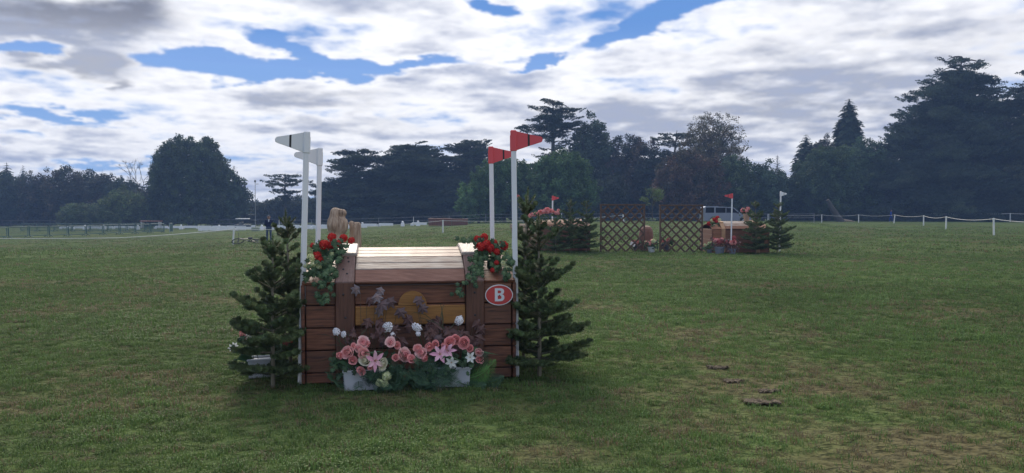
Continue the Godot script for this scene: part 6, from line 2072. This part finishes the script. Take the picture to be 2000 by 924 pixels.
	broadleaf("copper brown tree below the sparse autumn tree", pos.call(26.435, 118.0), 10.16, 10.34, {"seed": 154, "color": Color(0.070, 0.045, 0.032), "color2": Color(0.048, 0.044, 0.030), "skirt": 0.0, "holes": 0.5, "dense": 3.6, "clump": 1.15})
	broadleaf("dull green tree behind the grey car", pos.call(34.223, 122.0), 9.66, 6.73, {"seed": 155, "color": Color(0.040, 0.058, 0.030), "skirt": 0.0, "holes": 0.4, "dense": 3.2, "clump": 1.2})
	broadleaf("dark green tree behind the white flag of the second fence", pos.call(39.455, 124.0), 8.83, 7.65, {"seed": 156, "color": Color(0.030, 0.046, 0.030), "skirt": 0.0, "holes": 0.6, "dense": 3.2, "clump": 1.2})
	spire("short spiky conifer above the dark green tree", pos.call(42.971, 128.0), 10.73, 5.0, {"seed": 157, "rise": 0.3, "dense": 5.0})
	broadleaf("low dark tree in the gap right of the small white flag", pos.call(46.006, 130.0), 7.24, 5.06, {"seed": 158, "color": Color(0.030, 0.046, 0.030), "skirt": 0.0, "holes": 0.7, "dense": 3.0})
	# right-hand group
	spire("dark pointed conifer left of the tall spire", pos.call(50.514, 136.0), 14.84, 8.0, {"seed": 161, "curve": 0.6, "dense": 8.0})
	broadleaf("brownish round-topped tree between the two spires", pos.call(54.304, 138.0), 14.49, 5.38, {"seed": 162, "color": Color(0.060, 0.048, 0.036), "color2": Color(0.038, 0.044, 0.03), "skirt": 0.0, "holes": 0.3, "dense": 3.0, "clump": 1.1})
	spire("tall narrow spire conifer, highest before the big cedar", pos.call(59.545, 140.0), 21.59, 8.5, {"seed": 163, "curve": 0.55, "dense": 10.0, "gap": 0.5, "name": "wellingtonia_tree", "color": Color(0.026, 0.042, 0.028)})
	broadleaf("leafy green tree above the leaning trunk", pos.call(50.564, 126.0), 11.56, 10.23, {"seed": 164, "color": Color(0.036, 0.058, 0.030), "color2": Color(0.046, 0.070, 0.030), "skirt": 0.06, "holes": 0.55, "dense": 4.0, "clump": 1.1})
	broadleaf("leafy green tree in front of the tall spire", pos.call(57.825, 130.0), 12.90, 9.71, {"seed": 165, "color": Color(0.032, 0.052, 0.028), "skirt": 0.05, "holes": 0.6, "dense": 4.0, "clump": 1.1})
	var big := [1.0, 1.0, 0.98, 0.95, 0.92, 0.86, 0.78, 0.68, 0.62, 0.56, 0.45, 0.30]
	cedar("huge dark weeping cedar, tallest tree on the field", pos.call(67.491, 128.0), 27.18, 27.43, big, {"seed": 171, "tiers": 28, "droop": 0.38, "lean": Vector3(5.2, 0, 0), "color": Color(0.022, 0.036, 0.030), "color2": Color(0.062, 0.085, 0.056), "clump": 1.35, "boughs": 1.1, "dense": 0.8})
	cedar("huge dark weeping cedar cut by the frame edge", pos.call(80.409, 122.0), 24.08, 23.77, big, {"seed": 172, "tiers": 24, "droop": 0.38, "lean": Vector3(0.8, 0, 0), "color": Color(0.022, 0.034, 0.028), "color2": Color(0.068, 0.080, 0.050), "clump": 1.35, "boughs": 1.1, "dense": 0.8})
	cedar("dark weeping cedar outside the frame beyond the last one", pos.call(99.000, 126.0), 24.0, 24.0, big, {"seed": 173, "tiers": 18, "droop": 0.38, "dense": 0.5, "clump": 1.7, "boughs": 1.1})
	# leaning dead trunk and sapling
	var lt := thing("leaning_trunk", "pale leaning dead trunk with torn roots below the leafy tree", "dead tree", on_ground(47.792, -115.0))
	var lg := Geo.new()
	lg.tube([Vector3(0.2, -0.1, 0), Vector3(-0.3, 0.6, 0), Vector3(-1.1, 1.9, 0), Vector3(-1.8, 3.2, 0)], [0.6, 0.5, 0.38, 0.24], 9)
	part(lt, "trunk", lg.mesh(), wood(33, [[0.2, 0.04, 0.034, 0.028], [0.8, 0.08, 0.07, 0.058]], 1, 0.9, 0.5, 3.0))
	for k in 4:
		var rg := Geo.new()
		rg.tube([Vector3(0.1, 0.15, 0.1), Vector3(0.6 + 0.3 * k, 0.3 - 0.05 * k, 0.2), Vector3(0.9 + 0.4 * k, 0.02, 0.3)], [0.16, 0.1, 0.04], 6)
		part(lt, "root", rg.mesh(), M.carved)
	bare_tree("slender pale green sapling between the trellis panels", on_ground(13.522, -76.0), 3.9, {"seed": 181, "name": "sapling", "leafy": 0.9, "clump": 0.42, "color": Color(0.085, 0.115, 0.050), "stem": 0.3, "depth": 4})
	# the mass of undergrowth and far wood that closes the view between the trunks
	rng.seed = 190
	var xfs := []
	var cols := []
	for i in 5200:
		var f := rng.randf()
		var x := lerpf(-190.0, 165.0, f)
		var d := lerpf(196.0, 146.0, smoothstep(0.45, 0.85, f)) + R(-5, 5)
		var top := 5.0 + 2.5 * lump.get_noise_1d(x * 0.11)
		var y := pow(rng.randf(), 1.2) * top
		var s := R(1.6, 3.0)
		xfs.append(Transform3D(Basis.from_euler(Vector3(R(-1, 1), R(0, TAU), R(-1, 1))) * Basis.from_scale(Vector3(s, s, s)), on_ground(x, -d) + Vector3(0, y, 0)))
		cols.append(shade_of(Color(0.026, 0.034, 0.024), 0.2))
	var o := scatter(self, "undergrowth", M.clump_a, M.leaf, xfs, cols)
	tag(o, "dark undergrowth and far wood closing the view between the trunks", "undergrowth")

func _ready() -> void:
	light_and_camera()
	set_up_materials()
	clump_meshes()
	wood_materials()
	flower_meshes()
	build_ground()
	trees()
	main_jump()
	main_flowers()
	sculpture()
	# firs dressing the near jump
	fir("thick young fir left of the chest jump, nearest the camera", Vector3(-2.051, 0, -6.72), 1.30, 1.08, {"seed": 61, "keep": Vector2(-9, 0.27), "group": "firs dressing the chest jump", "girth": 0.020})
	fir("taller young fir behind the white flag post of the chest", Vector3(-2.189, 0, -7.75), 1.50, 1.05, {"seed": 62, "keep": Vector2(-9, 0.16), "group": "firs dressing the chest jump"})
	fir("thick young fir right of the chest jump, nearest the camera", Vector3(0.250, 0, -7.12), 1.47, 1.12, {"seed": 63, "keep": Vector2(-0.26, 9), "group": "firs dressing the chest jump", "girth": 0.021})
	fir("slim tall fir behind the near red flag post", Vector3(0.118, 0, -7.9), 1.72, 0.95, {"seed": 64, "keep": Vector2(-0.14, 9), "group": "firs dressing the chest jump"})
	second_fence()
	car()
	ropes()
	arena()
	person("man in navy gilet, jeans and grey cap, hands behind his back", on_ground(-16.039, -52.0), 0.15, {"skin": Color(0.34, 0.20, 0.15), "legs": Color(0.05, 0.068, 0.115), "shoes": Color(0.02, 0.02, 0.022), "sleeve": Color(0.014, 0.02, 0.05), "top": Color(0.012, 0.018, 0.048), "shirt": Color(0.42, 0.46, 0.52), "hat": Color(0.10, 0.11, 0.12)})
	person("walker in bright blue clothes far off under the big cedar", on_ground(55.740, -116.0), 1.2, {"skin": Color(0.34, 0.20, 0.15), "legs": Color(0.02, 0.06, 0.25), "shoes": Color(0.3, 0.3, 0.3), "sleeve": Color(0.02, 0.07, 0.30), "top": Color(0.02, 0.07, 0.32), "shirt": Color(0.02, 0.07, 0.32), "hat": Color(0.05, 0.04, 0.03), "stride": 0.16})
	bicycle()
	divots()
	build_grass()
